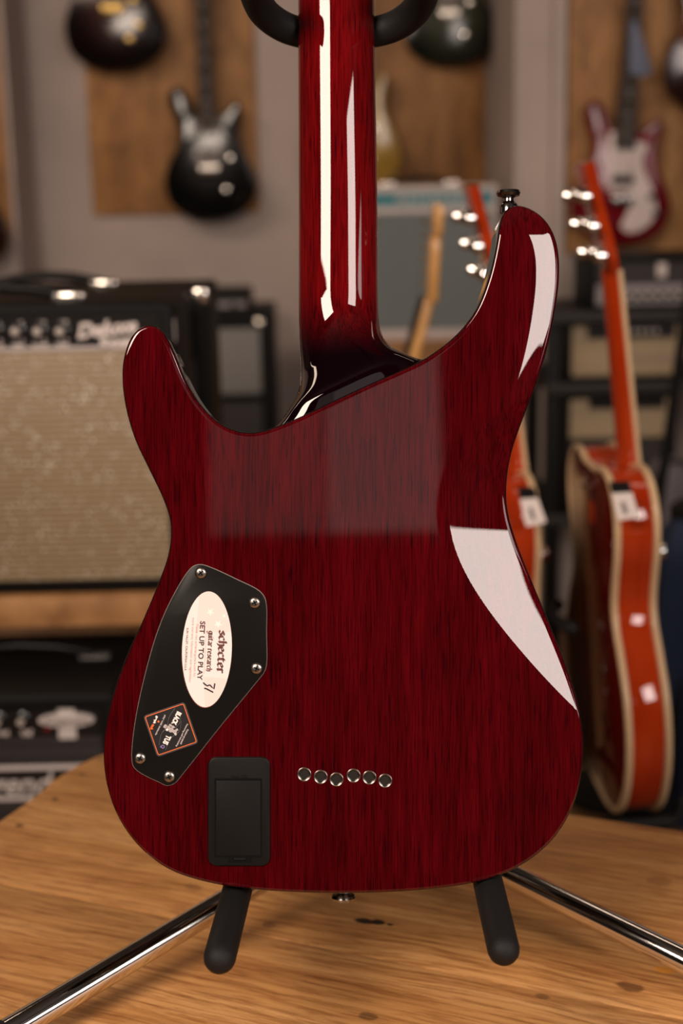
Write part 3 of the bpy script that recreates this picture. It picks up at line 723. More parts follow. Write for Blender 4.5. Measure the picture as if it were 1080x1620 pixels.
# wooden bench carrying the sparkle-grille amp
YA = 2.10
xb0, xb1, zb0, zb1 = rectY(-300, 947, 330, 994, YA-.02)
bn = thing('amp_bench', 'thick timber bench top carrying the sparkle grille amplifier', 'bench', ((xb0+xb1)/2, YA-.02, 0))
hwid = (xb1-xb0)/2
for k in range(3): box('plank', -hwid, hwid, k*.225+.0, k*.225+.224, zb0, zb1, MATS['bench_edge'], bn, bev=.004)
for sx in (-1, 1): box('leg', sx*(hwid-.06)-.035, sx*(hwid-.06)+.035, .58, .65, 0, zb0, MATS['bench_edge'], bn, bev=.004)
for sx in (-1, 1): box('leg', sx*(hwid-.03)-.03, sx*(hwid-.03)+.03, .30, .36, 0, zb0, MATS['bench_edge'], bn, bev=.004)
# sparkle-grille combo amp
xr_ = at_Y(284, 700, YA).x; zt_ = at_Y(150, 479, YA).z; AW = .622; ax = xr_-AW/2; AH = zt_-zb1
am = thing('guitar_amplifier', 'black combo amplifier with silver sparkle grille and white script on the bench', 'amplifier', (ax, YA, zb1))
def lx(px, py): p = at_Y(px, py, YA+.01); return p.x-ax, p.z-zb1
shell_box('cabinet', AW, AH, .24, .017, .014, MATS['black_tolex'], am)
zg1 = lx(100, 553)[1]; zg0 = .018; iw = AW/2-.018
zp0 = lx(100, 548)[1]; zp1 = lx(100, 506)[1]
box('grille_cloth', -iw, iw, .006, .0135, zg0, zg1, MATS['silver_cloth'], am, bev=.002)
box('grille_trim', -iw, iw, .003, .012, zg1, zp0, MATS['white_trim'], am, bev=.001)
pan = box('control_panel', -iw, iw, .009, .0135, zp0, zp1, MATS['panel_black'], am)
box('top_rail', -iw, iw, .004, .0135, zp1, AH-.017, MATS['grey_tolex'], am, bev=.002)
for k in range(9):
    x_, z_ = lx(97-35*k, 523)
    if x_ < -iw+.03: break
    knob(am, x_, .009, z_, .0135)
    text('knob_number', '10', .013, MATS['logo_white'], pan, Matrix.Translation((x_+.004, .0088, z_+.0155)) @ FRONT, bold=.0006)
    text('knob_number', '4  6', .008, MATS['logo_white'], pan, Matrix.Translation((x_+.003, .0088, z_-.0135)) @ FRONT, bold=.0003)
    text('knob_number', 'VOLUME' if k % 2 else 'TREBLE', .006, MATS['logo_white'], pan, Matrix.Translation((x_, .0088, zp0+.003)) @ FRONT, bold=.0002)
x_, z_ = lx(168, 520); text('logo_script', 'Deluxe', .030, MATS['logo_white'], am, Matrix.Translation((x_, .004, z_)) @ Matrix.Rotation(math.radians(-5), 4, 'Y') @ FRONT, shear=.35, bold=.0012, ext=.001)
x_, z_ = lx(190, 540); text('logo_script', 'Reverb', .022, MATS['logo_white'], am, Matrix.Translation((x_, .004, z_)) @ Matrix.Rotation(math.radians(-5), 4, 'Y') @ FRONT, shear=.35, bold=.001, ext=.001)
x_, z_ = lx(273, 520); box('panel_end', x_-.004, x_+.004, .006, .010, zp0+.004, zp1-.002, MATS['white_trim'], am, bev=.001)
x_ = at_Y(108, 470, YA+.05).x-ax; strap_handle(am, x_-.115, .055, AH, .23)
# black amp standing behind it
Y2 = 2.42; xr_ = at_Y(336, 700, Y2).x; zt2 = at_Y(160, 461, Y2).z
a2 = thing('guitar_amplifier', 'plain black combo amplifier standing behind the sparkle grille amplifier', 'amplifier', (xr_-.34, Y2, zb1))
h2 = zt2-zb1
shell_box('cabinet', .68, h2, .235, .02, .012, MATS['black_tolex'], a2)
box('grille_cloth', -.318, .318, .005, .012, .02, h2*.72, MATS['dark_cloth'], a2)
box('control_panel', -.318, .318, .005, .012, h2*.72, h2-.02, MATS['panel_black'], a2)
corners(a2, .68, h2, .235)
x_ = at_Y(163, 447, Y2+.1).x-(xr_-.34); strap_handle(a2, x_-.1, .10, h2, .20)
# dark combo under the bench
Y3 = 1.95; xr_ = at_Y(186, 1150, Y3).x; zt3 = at_Y(100, 1097, Y3).z; A3 = .64; ax3 = xr_-A3/2
a3 = thing('guitar_amplifier', 'dark combo amplifier under the bench with oval badge and white piping', 'amplifier', (ax3, Y3, 0))
def l3(px, py): p = at_Y(px, py, Y3+.006); return p.x-ax3, p.z
shell_box('cabinet', A3, zt3, .285, .016, .012, MATS['black_tolex'], a3, bev=.012)
iw = A3/2-.017; zpb = l3(100, 1166)[1]; zpt = zt3-.017
box('control_panel', -iw, iw, .006, .0115, zpb, zpt, MATS['panel_black'], a3)
box('grille_cloth', -iw, iw, .005, .0115, .018, zpb, MATS['dark_cloth'], a3)
for py_ in (1213, 1261):
    z_ = l3(60, py_)[1]; box('piping', -iw, iw, .001, .006, z_-.0034, z_+.0034, MATS['white_trim'], a3, bev=.001)
z_ = (l3(60,1213)[1]+l3(60,1261)[1])/2; hh = (l3(60,1213)[1]-l3(60,1261)[1])/2
box('name_strip', -iw, iw, .003, .0055, z_-hh+.003, z_+hh-.003, MATS['panel_black'], a3)
x_, z_ = l3(20, 1240); text('logo_script', 'Legend', .046, MATS['logo_silver'], a3, Matrix.Translation((x_-.012, .0025, z_)) @ FRONT, shear=.3, bold=.0008, ext=.001)
x_, z_ = l3(106, 1137)
bd = slab('oval_badge', ell(x_, z_, .041, .0105, 0, 40), -.002, .006, MATS['logo_silver'], a3, bev=.001)
xs_, zs_ = l3(107, 1158); slab('badge_plate', [(xs_-.013, zpb-.002), (xs_+.013, zpb-.002), (xs_+.012, zpt), (xs_-.012, zpt)], .0035, .0062, MATS['logo_silver'], a3)
text('badge_lettering', 'Kingsnake', .0165, MATS['grey_ink'], bd, Matrix.Translation((x_, -.0022, z_)) @ FRONT, shear=.3, bold=.0002)
for px_, tl_ in ((5, 'Vol'), (42, 'Off')):
    x_, z_ = l3(px_, 1160); text('panel_print', tl_, .012, MATS['logo_silver'], a3, Matrix.Translation((x_, .0056, z_)) @ FRONT, bold=.0006)
    x_, z_ = l3(px_-6, 1137); knob(a3, x_, .006, z_, .0115)
x_, z_ = l3(75, 1153); box('red_lamp', x_-.003, x_+.003, .003, .007, z_-.003, z_+.003, mat('red_lens', (.25,.01,.01), .3), a3, bev=.001)
hp = at_Z(150, 1040, zt3); strap_handle(a3, hp.x-ax3-.115, hp.y-Y3, zt3, .23, .006)
mat('grey_cap', (.09,.08,.075), .4)
for o in a3.children:
    if o.name.startswith('handle'):
        for q in o.children: q.data.materials[0] = MATS['grey_cap']
# far stack by the wall: small head on a cabinet with grey grille
Y4 = 4.35; x0, x1, zb, zt = rectY(180, 495, 432, 690, Y4)
a4 = thing('speaker_cabinet', 'black speaker cabinet with grey grille against the far wall', 'speaker', ((x0+x1)/2, Y4, 0)); w4 = x1-x0
shell_box('cabinet', w4, zt, .36, .03, .012, MATS['black_tolex'], a4)
gx0, gx1, gz0, gz1 = rectY(230, 521, 412, 624, Y4); cx4 = (x0+x1)/2
box('grille_cloth', gx0-cx4, gx1-cx4, .002, .011, gz0, gz1, MATS['grey_cloth'], a4, bev=.002)
box('lower_panel', gx0-cx4, gx1-cx4, .004, .011, .04, gz0-.03, MATS['dark_cloth'], a4)
xx, zz = at_Y(410, 512, Y4).x-cx4, at_Y(410, 512, Y4).z
lathe('corner_guard', [(.016,0),(.015,.006),(.008,.010),(.001,.011)], MATS['nickel'], a4, (xx, .002, zz), (0,-1,0), 16)
hx0, hx1, hz0, hz1 = rectY(215, 462, 394, 494, Y4+.05)
a5 = thing('amplifier_head', 'small dark amplifier head on top of the far speaker cabinet', 'amplifier', ((hx0+hx1)/2, Y4+.05, zt))
hw = hx1-hx0; hh = hz1-zt
shell_box('cabinet', hw, hh, .22, .008, .008, MATS['black_tolex'], a5, bev=.004)
box('control_panel', -hw/2+.009, hw/2-.009, .003, .0075, .008, hh*.45, MATS['panel_silver'], a5)
box('front_panel', -hw/2+.009, hw/2-.009, .003, .0075, hh*.45, hh-.008, MATS['panel_black'], a5)
for k in range(5): knob(a5, -hw*.36+k*hw*.18, .003, hh*.26, .008, False)

# teal banded combo amp on a wooden crate by the back wall
Y6 = 4.42; x0, x1, zb, zt = rectY(548, 294, 788, 538, Y6); cx6 = (x0+x1)/2; w6 = x1-x0; h6 = zt-zb
CW = min(w6/2+.1, xr-cx6-.02)
cr = thing('display_crate', 'wooden display crate under the grey amplifier with teal band', 'crate', (cx6, Y6-.06, 0))
for k in range(4):
    z0 = k*(zb-.03)/4; box('slat', -CW, CW, 0, .02, z0+.003, z0+(zb-.03)/4-.003, MATS['panel_wood'], cr, bev=.002)
for k in range(3): box('top_board', -CW, CW, -.01+k*.15, -.01+k*.15+.148, zb-.03, zb, MATS['panel_wood'], cr, bev=.002)
for sx in (-1, 1): box('side_panel', sx*(CW-.012)-.011, sx*(CW-.012)+.011, .021, .42, 0, zb-.031, MATS['panel_wood'], cr)
a6 = thing('guitar_amplifier', 'pale combo amplifier with teal lettered band and blue grey grille', 'amplifier', (cx6, Y6, zb))
def l6(py): return at_Y(668, py, Y6).z-zb
shell_box('cabinet', w6, h6, .26, .012, .012, MATS['white_trim'], a6)
iw = w6/2-.013
bnd = box('teal_band', -iw, iw, .003, .011, l6(326), l6(304), MATS['teal_panel'], a6)
text('band_lettering', 'MATCHLESS', .034, MATS['white_trim'], bnd, Matrix.Translation((.03, .0028, (l6(326)+l6(304))/2)) @ FRONT, bold=.0006, spacing=1.25)
box('piping', -iw, iw, .001, .010, l6(337), l6(327), MATS['white_trim'], a6, bev=.002)
box('grille_cloth', -iw, iw, .004, .011, l6(521), l6(338), MATS['blue_grey_cloth'], a6)
box('piping', -iw, iw, .001, .010, l6(529), l6(522), MATS['white_trim'], a6, bev=.002)
strap_handle(a6, 0, .12, h6, .2)

# ------------------------------------------------------------------ guitars on the walls
PRS = [(284,147),(277,154),(277,168),(283,188),(290,213),(286,235),(273,259),(265,281),(265,303),(273,325),(296,341),(336,348),(375,342),(399,325),(408,302),(404,277),(393,253),(384,232),(381,213),(385,193),(388,176),(382,170),(374,177),(362,187),(350,192),(334,194),(322,190),(312,181),(306,168),(300,153),(293,147)]
PC = (335, 348)
def burst(ci, co, r0=.03, r1=.16, cz=.2):
    def fn(nt, b):
        tc = N(nt, 'ShaderNodeTexCoord'); mp = N(nt, 'ShaderNodeMapping'); mp.inputs['Location'].default_value = (0, 0, -cz); mp.inputs['Scale'].default_value = (1, 0, .8)
        nt.links.new(tc.outputs['Object'], mp.inputs[0]); ln = N(nt, 'ShaderNodeVectorMath', operation='LENGTH'); nt.links.new(mp.outputs[0], ln.inputs[0])
        f = noise(nt, coords(nt, (.4,1,1)), 60, 3)
        c = mix(nt, ci, co, mapr(nt, ln.outputs['Value'], r0, r1, 0, 1, True)); c = mix(nt, c, ramp(nt, f, [(.3,(.6,.6,.6)),(.7,(1,1,1))]), .6, 'MULTIPLY')
        nt.links.new(c, b.inputs['Base Color'])
    return fn
mat('fret_wire', (.16,.14,.13), .5); mat('rosewood', (.024,.015,.012), .6, spec=.15); mat('dark_neck', (.02,.012,.010), .5, coat=1, spec=0); mat('inlay', (.20,.17,.16), .4); mat('pickup_black', (.012,.011,.011), .35)
mat('maple', (.62,.33,.10), .4, coat=.6, fn=osb((.55,.25,.06), (.70,.36,.10), (.78,.45,.15), (1,1,.1)))
mat('pickguard_white', (.66,.56,.54), .4)
def wall_guitar(label, cx, bottom, Y, scale, bodymat, trim, hanger_label, rz=0.0, pickguard=False, group='guitars hung on the walls'):
    """cx,bottom: pixel of the lowest point of the body; scale: size relative to the traced black guitar"""
    mm = at_Y(cx+1, 245, Y).x-at_Y(cx, 245, Y).x; k = mm*scale; p = at_Y(cx, bottom, Y)
    gt = thing('wall_guitar', label, 'guitar', (p.x, Y, p.z), (0, rz, 0), group)
    out = arc(PRS+[PRS[0]], 4)[:-1]; pts = [((x-PC[0])*k, (PC[1]-y)*k) for x, y in out]
    T = .042
    bd_ = slab('body', pts, -T, 0, bodymat, gt, bev=.004, seg=3, ang=60)
    L = .62; zb_ = 158*k; nk_ = slab('neck', [(-.0275, zb_-.03), (.0275, zb_-.03), (.022, zb_+.46), (-.022, zb_+.46)], -T-.008, -.018, trim['neck'], gt, bev=.004)
    fb = slab('fretboard', [(-.0285, zb_-.045), (.0285, zb_-.045), (.022, zb_+.46), (-.022, zb_+.46)], -T-.013, -T-.008, MATS['rosewood'], gt)
    for i in range(20):
        z_ = zb_-.035+.49*(1-2**(-(i+1)/13.)); z_ = zb_+.455-(.5*(1-2**(-(i+1)/12.))/.69)
        box('fret', -.024, .024, -T-.0142, -T-.013, z_-.001, z_+.001, MATS['fret_wire'], fb)
        if i+1 in (3,5,7,9,12,15,17,19): lathe('inlay', [(.006,0),(.006,.0005)], MATS['inlay'], fb, (0, -T-.013, z_+.013), (0,-1,0), 10)
    hd = slab('headstock', [(-.022, zb_+.46), (-.036, zb_+.49), (-.030, zb_+.62), (.0, zb_+.645), (.030, zb_+.60), (.036, zb_+.49), (.022, zb_+.46)], -T-.008, -T+.006, trim['neck'], gt, bev=.002)
    for i in range(6):
        sx = -1 if i < 3 else 1
        lathe('tuner', [(.003,0),(.003,.014),(.007,.016),(.007,.026),(.002,.028)], MATS['nickel'], hd, (sx*.031, -T-.001, zb_+.505+.035*(i % 3)), (sx,0,0), 10)
    if pickguard:
        pg = [(v[0], v[1]) for v in arc([(-.052,.345),(-.058,.30),(-.050,.25),(-.042,.20),(-.045,.165),(.018,.16),(.030,.125),(.018,.085),(.005,.055),(.028,.035),(.075,.045),(.115,.085),(.117,.125),(.095,.18),(.070,.225),(.062,.265),(.072,.31),(.040,.318),(.028,.345)], 4)]
        s_ = k/.00222
        slab('pickguard', [(x*s_*.98, y*s_*1.02) for x, y in pg], -T-.0025, -T+.001, MATS['pickguard_white'], gt, bev=.0008)
    s_ = k/.00222
    pl = [(78*k*2.22/2.22, .036, MATS[trim['pu']])]
    for (zc, hh_) in trim['pickups']:
        q = box('pickup', -.036*s_, .036*s_, -T-.010, -T+.001, zc*k-hh_, zc*k+hh_, MATS[trim['pu']], gt, bev=.003)
        box('pickup_coil', -.030*s_, .030*s_, -T-.0115, -T-.009, zc*k+hh_*.15, zc*k+hh_*.75, MATS['pickup_black'], q)
    br = box('bridge', -.036*s_, .036*s_, -T-.014, -T+.001, trim['bridge']*k-.016, trim['bridge']*k+.012, MATS[trim['hw']], gt, bev=.004)
    for i in range(6): box('saddle', (-.030+.012*i-.0045)*s_, (-.030+.012*i+.0045)*s_, -T-.020, -T-.012, trim['bridge']*k-.008, trim['bridge']*k+.014, MATS[trim['hw']], br, bev=.0015)
    for i in range(6): tube('string', [(-.026+.0104*i, -T-.019, trim['bridge']*k), (-.017+.0068*i, -T-.0155, zb_+.46)], .0005, MATS['fret_wire'], gt, 5)
    for (kx, kz) in trim['knobs']:
        lathe('knob', [(.012,0),(.012,.004),(.009,.016),(.004,.017)], MATS[trim['knobmat']], gt, (kx*k, -T, kz*k), (0,-1,0), 16)
    lathe('strap_button', [(.004,0),(.004,.006),(.008,.008),(.008,.011),(.003,.012)], MATS['nickel'], gt, (-52*k, -T*.5, 188*k), (-.4,0,1), 12)
    # hanger on the wall behind the headstock
    top = Vector((p.x, Y, p.z)) + Matrix.Rotation(rz, 3, 'Y') @ Vector((0, 0, zb_+.475))
    hg = thing('wall_hanger', hanger_label, 'hanger', (top.x, Y+.02, top.z), group='guitar hangers')
    box('plate', -.025, .025, .012, .03, -.05, .05, MATS['black_plastic'], hg, bev=.003)
    tube('fork', [Vector(q) for q in ((-.036,-.10,.0),(-.036,-.06,0),(-.03,-.03,0),(0,-.012,0),(.03,-.03,0),(.036,-.06,0),(.036,-.10,.0))], .006, MATS['black_foam'], hg, 10, 'both')
    box('arm', -.006, .006, -.014, .014, -.006, .006, MATS['black_plastic'], hg)
    return gt
mat('charcoal_burst', (.02,.02,.02), .5, coat=.6, coat_rough=.12, spec=0, fn=burst((.035,.031,.032), (.004,.004,.004), .02, .14, .17))
mat('brown_burst', (.03,.012,.012), .5, coat=.6, coat_rough=.12, spec=0, fn=burst((.05,.018,.016), (.006,.003,.003), .02, .15, .17))
mat('green_burst', (.03,.035,.02), .5, coat=.6, coat_rough=.12, spec=0, fn=burst((.055,.06,.035), (.004,.005,.004), .03, .17, .15))
mat('gold_top', (.42,.26,.035), .5, coat=.6, coat_rough=.12, spec=0, fn=burst((.45,.29,.05), (.30,.18,.03), .05, .16, .17))
mat('cherry_solid', (.14,.004,.008), .5, coat=.6, coat_rough=.12, spec=0, fn=burst((.20,.006,.012), (.12,.003,.008), .05, .16, .17))
mat('tobacco', (.12,.03,.01), .5, coat=.6, coat_rough=.12, spec=0, fn=burst((.30,.09,.02), (.02,.006,.004), .03, .13, .17))
mat('pickup_nickel', (.30,.25,.235), .4, .0)
TR = dict(neck=MATS['dark_neck'], pu='pickup_nickel', pickups=((144,.020),(100,.020)), bridge=77, hw='nickel', knobs=((33,93),(25,45)), knobmat='nickel')
wall_guitar('black guitar with silver pickups hanging on the left plywood board', 336, 346, YB-.07, 1.0, MATS['charcoal_burst'], TR, 'guitar hanger above the black guitar on left wall')
TG = dict(TR, pickups=((150,.018),(112,.018)), bridge=83, hw='brass', knobs=((36,60),(30,95),(22,42)), knobmat='brass')
wall_guitar('dark brown guitar with gold hardware hanging at the top left', 187, 112, YB-.07, 1.07, MATS['brown_burst'], TG, 'guitar hanger above the dark brown guitar')
wall_guitar('dark green guitar hanging behind the stand yoke', 709, 104, YB-.07, .97, MATS['green_burst'], TR, 'guitar hanger above the dark green guitar')
wall_guitar('gold guitar half hidden behind the red guitar neck', 561, 299, YB-.07, 1.0, MATS['gold_top'], TR, 'guitar hanger above the gold guitar')
TW = dict(TR, pu='pickup_black', pickups=((149,.010),(92,.012)), bridge=62, hw='dark_chrome', knobs=((44,68),(52,45)), knobmat='knob_black')
wall_guitar('red guitar with white pickguard hanging on the right plywood board', 973, 384, YR-.07, 1.08, MATS['cherry_solid'], TW, 'guitar hanger above the red guitar with white pickguard', math.radians(2.5), True)
wall_guitar('dark sunburst guitar cut off by the right picture edge', 1122, 175, YR-.07, 1.08, MATS['tobacco'], TG, 'guitar hanger above the dark sunburst guitar at the right edge')
wall_guitar('amber brown guitar cut off by the left picture edge', -52, 425, 4.62-.07, 1.0, MATS['tobacco'], TR, 'guitar hanger above the amber brown guitar at the left edge')
# blue swing tag on the red guitar's neck
p = at_Y(1003, 80, YR-.13)
mat('blue_card', (.10,.12,.19), .5)
tg = slab('swing_tag', [(-.012,.075),(.004,.08),(.05,-.055),(.032,-.072),(-.012,-.06)], -.002, .0, MATS['blue_card'], None, bev=.0006)
tg.location = p; tag(tg, 'blue card tag hanging from the neck of the red wall guitar', 'tag')

# ------------------------------------------------------------------ orange hollow body guitars standing side-on
HB = [(0,0),(90,5),(150,33),(192,92),(203,148),(192,205),(163,252),(136,288),(128,314),(136,350),(150,388),(155,424),(148,452),(132,474),(108,487),(80,491),(55,488),(38,483),(28,482)]
mat('orange_rim', (.55,.055,.008), .5, coat=1, coat_rough=.04, spec=0, fn=lambda nt, b: nt.links.new(ramp(nt, noise(nt, coords(nt, (1,1,.5)), 9, 3), [(.3,(.30,.020,.003)),(.7,(.43,.042,.005))]), b.inputs['Base Color']))
mat('red_back', (.10,.006,.003), .5, coat=1, spec=0); mat('binding', (.62,.42,.24), .45, coat=.3)
def hollow(label, base, rot, group):
    gt = thing('hollow_body_guitar', label, 'guitar', base, group=group)
    gt.rotation_euler = rot
    half_ = arc(HB, 4); pts = [(x/1000, z/1000) for x, z in half_]+[(-x/1000, z/1000) for x, z in half_[::-1][:-1]]
    T = .028
    bd_ = slab('body', pts, -T, T, [MATS['orange_rim'], MATS['red_back']], gt, bev=.003, seg=2, ang=50)
    for f in bd_.data.polygons:
        if abs(f.normal.y) > .9: f.material_index = 1
    for y_, nm in ((-T+.002, 'binding'), (T-.002, 'binding')):
        tube(nm, [Vector((x, y_, z)) for x, z in pts], .0052, MATS['binding'], gt, 8, closed=True)
    # neck: front of the guitar faces -y, so the neck sits at the front half
    V = []; F = []; NSn = 10; ys = [(.36,.024,.030),(.43,.026,.036),(.452,.027,.026),(.475,.027,.014),(.51,.026,.010),(.752,.0215,.007)]
    for (z, hw_, bk) in ys:
        for k in range(NSn+1):
            a = math.pi*k/NSn; V.append((-hw_*math.cos(a), -T-.006+(T+.006-T*.0)*0+(.010+bk)*math.sin(a), z))
    for i in range(len(ys)-1):
        for k in range(NSn): a0 = i*(NSn+1)+k; F.append((a0, a0+NSn+1, a0+NSn+2, a0+1))
        F.append((i*(NSn+1)+NSn, (i+1)*(NSn+1)+NSn, (i+1)*(NSn+1), i*(NSn+1)))
    nk_ = mesh('neck', V, F, MATS['orange_rim'], gt); autosmooth(nk_, 50)
    hl = slab('heel', [(-.006,.40),(-.006,.475),(.012,.462),(.032,.448),(.050,.440),(.055,.428),(.055,.40)], -.021, .021, MATS['orange_rim'], gt, bev=.006, plane='xz')
    hl.data.transform(Matrix.Rotation(math.radians(90), 4, 'Z')); hl.data.transform(Matrix.Translation((0, -T+.002, 0)))
    slab('fretboard', [(-.027,.33),(.027,.33),(.022,.752),(-.022,.752)], -T-.013, -T-.006, MATS['rosewood'], gt)
    for s in (-1, 1): tube('neck_binding', [(s*.027,-T-.0095,.33),(s*.022,-T-.0095,.752)], .0038, MATS['binding'], gt, 8)
    hd = slab('headstock', [(-.022,0),(-.036,.03),(-.030,.10),(-.038,.15),(.038,.15),(.030,.10),(.036,.03),(.022,0)], 0, .015, MATS['orange_rim'], gt, bev=.002)
    hd.data.transform(Matrix.Translation((0,-T-.010,.750)) @ Matrix.Rotation(math.radians(-9), 4, 'X'))
    HM = Matrix.Translation((0,-T-.010,.750)) @ Matrix.Rotation(math.radians(-9), 4, 'X')
    for i in range(6):
        s = -1 if i < 3 else 1; zz = .030+.040*(i % 3)
        tn_ = hd; lathe('tuner', [(.009,0),(.009,.010),(.006,.014),(.002,.015)], MATS['chrome'], hd, HM @ Vector((s*.020,.014,zz)), HM.to_3x3() @ Vector((0,1,0)), 14)
        lathe('tuner_button', [(.003,0),(.003,.018),(.009,.022),(.0095,.032),(.003,.036)], MATS['chrome'], tn_, HM @ Vector((s*.026,.021,zz)), HM.to_3x3() @ Vector((s,.25,0)), 14)
    NM = Matrix.Translation((0,-T,.45)) @ Matrix.Rotation(math.radians(-4.6), 4, 'X') @ Matrix.Translation((0,T,-.45))
    for q in gt.children:
        if q.name.split('.')[0] in ('neck','fretboard','neck_binding','headstock'):
            q.data.transform(NM)
            for q2 in q.children:
                q2.data.transform(NM)
                for q3 in q2.children: q3.data.transform(NM)
    for z_ in (.20, .31): box('pickup', -.036, .036, -T-.012, -T+.001, z_-.018, z_+.018, MATS['pickup_nickel'], gt, bev=.003)
    box('bridge', -.04, .04, -T-.018, -T+.001, .145, .160, MATS['chrome'], gt, bev=.003)
    for kx, kz in ((.125,.09),(.15,.16),(-.12,.385),(.09,.06)):
        lathe('knob', [(.011,0),(.011,.014),(.009,.018),(.002,.019)], MATS['chrome'], gt, (kx,-T,kz), (0,-1,0), 16)
    lathe('strap_button', [(.005,0),(.005,.008),(.010,.010),(.010,.014),(.003,.016)], MATS['chrome'], gt, (.0,T*.9,.452), (.2,.9,.5), 14)
    lathe('end_pin', [(.005,0),(.005,.008),(.010,.010),(.010,.014),(.003,.016)], MATS['chrome'], gt, (0,0,.001), (0,0,-1), 14)
    lathe('strap_button', [(.005,0),(.005,.008),(.010,.010),(.010,.014),(.003,.016)], MATS['chrome'], gt, (.199,.012,.175), (1,0,.1), 14)
    return gt
def floor_stand(label, gt_loc, yaw, zc, yk_=.26, group='floor stands of the side-on guitars'):
    st = thing('floor_stand', label, 'guitar stand', (gt_loc[0], gt_loc[1], 0), (0,0,yaw), group)
    m = MATS['black_plastic']
    tube('upright', [(0,.10,.12),(0,.095,zc+.1),(0,.10,zc+yk_)], .011, m, st, 12)
    for q in ((-.2,-.16),(.2,-.16),(0,.42)): tube('leg', [(0,.13,.16),(q[0]*.5,.13+(q[1]-.13)*.5,.09),(q[0],q[1],.012)], .011, m, st, 12, 'round')
    for s in (-1, 1): tube('cradle_arm', [(0,.14,zc-.06),(s*.09,.10,zc-.045),(s*.115,.045,zc-.012),(s*.118,-.055,zc-.008),(s*.118,-.068,zc+.03)], .010, MATS['black_foam'], st, 12, 'round')
    tube('yoke', [(-.06,.072,zc+yk_),(-.05,.088,zc+yk_),(0,.10,zc+yk_),(.05,.088,zc+yk_),(.06,.072,zc+yk_)], .009, MATS['black_foam'], st, 12, 'both')
    return st
def stand_guitar(label, px, py, Y, yawdeg, lean, slabel):
    p = at_Y(px, py, Y)
    R = Matrix.Rotation(math.radians(yawdeg), 3, 'Z') @ Matrix.Rotation(math.radians(-lean), 3, 'X')
    gt = hollow(label, p, R.to_euler(), 'orange hollow body guitars on floor stands')
    floor_stand(slabel, (p.x, p.y), math.radians(yawdeg), p.z)
    return gt, p, R
YO = 1.95
og, op, oR = stand_guitar('orange hollow body guitar standing side-on at the far right', 974, 1238, YO, 92, 2.4, 'black floor stand under the rightmost orange guitar')
og2, op2, oR2 = stand_guitar('orange hollow body guitar peeking out behind the red guitar', 806, 1225, YO+.10, 93, 2.2, 'black floor stand under the half hidden orange guitar')
# price tags hanging at the upper shoulder of each orange guitar
def price_tag(label, quad, Y):
    P = [at_Y(x, y, Y) for x, y in quad]; c = sum(P, Vector())/4
    tg_ = thing('price_tag', label, 'tag', c, group='white price tags')
    nrm = (P[1]-P[0]).cross(P[3]-P[0]).normalized()
    if nrm.y > 0: nrm = -nrm
    def card(name, Q, t0, t1, m):
        V = [q-c+nrm*t0 for q in Q]+[q-c+nrm*t1 for q in Q]
        return mesh(name, V, [(0,1,2,3),(7,6,5,4),(0,4,5,1),(1,5,6,2),(2,6,7,3),(3,7,4,0)], m, tg_)
    card('card', P, 0, .0012, MATS['logo_white'])
    lerp = lambda u_, v_: (P[0].lerp(P[1], u_)).lerp(P[3].lerp(P[2], u_), v_)
    card('printed_code', [lerp(.3,.35), lerp(.52,.35), lerp(.55,.8), lerp(.33,.8)], .0012, .0016, MATS['grey_ink'])
    q0, q1 = P[0]+(P[0]-P[3])*.42, P[1]+(P[1]-P[2])*.42
    card('black_strap', [q0, q1, P[1], P[0]], -.0003, .0018, MATS['black_satin'])
    return tg_
price_tag('white price tag hanging on the rightmost orange guitar', [(967,780),(999,778),(1011,818),(977,823)], YO-.19)
price_tag('white price tag hanging on the half hidden orange guitar', [(822,789),(850,787),(864,826),(832,833)], YO-.10)

# natural maple neck guitar in the gap behind the red guitar's cutaway
YM = 2.75; p0 = at_Y(655, 545, YM); p1 = at_Y(676, 470, YM); p2 = at_Y(684, 320, YM)
base = p0+(p0-p1).normalized()*.78; base.z = max(base.z, .1)
mg = thing('maple_neck_guitar', 'maple neck guitar seen edge-on in front of the grey amplifier', 'guitar', (base.x, base.y, base.z))
ml = lambda v: Vector(v)-base
dn = (p1-p0).normalized(); sd = Vector((1,0,0)); sd = (sd-dn*sd.dot(dn)).normalized(); bk_ = dn.cross(sd)
def prism(name, a, b_, w0, w1, off, dep, m):
    """flat bar from a to b: w0/w1 thickness sideways at its ends, dep depth"""
    V = []
    for q, w_ in ((a, w0), (b_, w1)):
        for s, t in ((-1,-1),(1,-1),(1,1),(-1,1)): V.append(ml(q)+sd*(off+s*w_/2)+bk_*(t*dep/2))
    bm_ = bmesh.new(); vs_ = [bm_.verts.new(v) for v in V]
    for f in ((3,2,1,0),(4,5,6,7),(0,1,5,4),(1,2,6,5),(2,3,7,6),(3,0,4,7)): bm_.faces.new([vs_[i] for i in f])
    bmesh.ops.bevel(bm_, geom=bm_.edges[:], offset=min(w0, w1)*.3, segments=3, affect='EDGES', profile=.5, clamp_overlap=True)
    o = from_bm(name, bm_, m, mg); autosmooth(o, 60); return o
prism('neck', p0-dn*.42, p1, .024, .020, .004, .05, MATS['maple'])
prism('fretboard', p0-dn*.42, p1, .007, .007, -.011, .05, MATS['rosewood'])
hm = p1.lerp(p2, .66)
prism('headstock', p1-Vector((0,0,.006)), hm, .019, .021, .0085, .07, MATS['maple'])
prism('headstock_tip', hm-Vector((0,0,.001)), p2, .016, .021, .0115, .08, MATS['maple'])
bo = arc(PRS+[PRS[0]], 4)[:-1]
BV = []
for s_ in (-.018, .026):
    for x, y in bo: BV.append(bk_*((x-PC[0])*.00222)+dn*((PC[1]-y)*.00222)+sd*s_)
nb = len(bo); bm_ = bmesh.new(); vs_ = [bm_.verts.new(v) for v in BV]
bm_.faces.new(vs_[:nb]); bm_.faces.new(vs_[nb:][::-1])
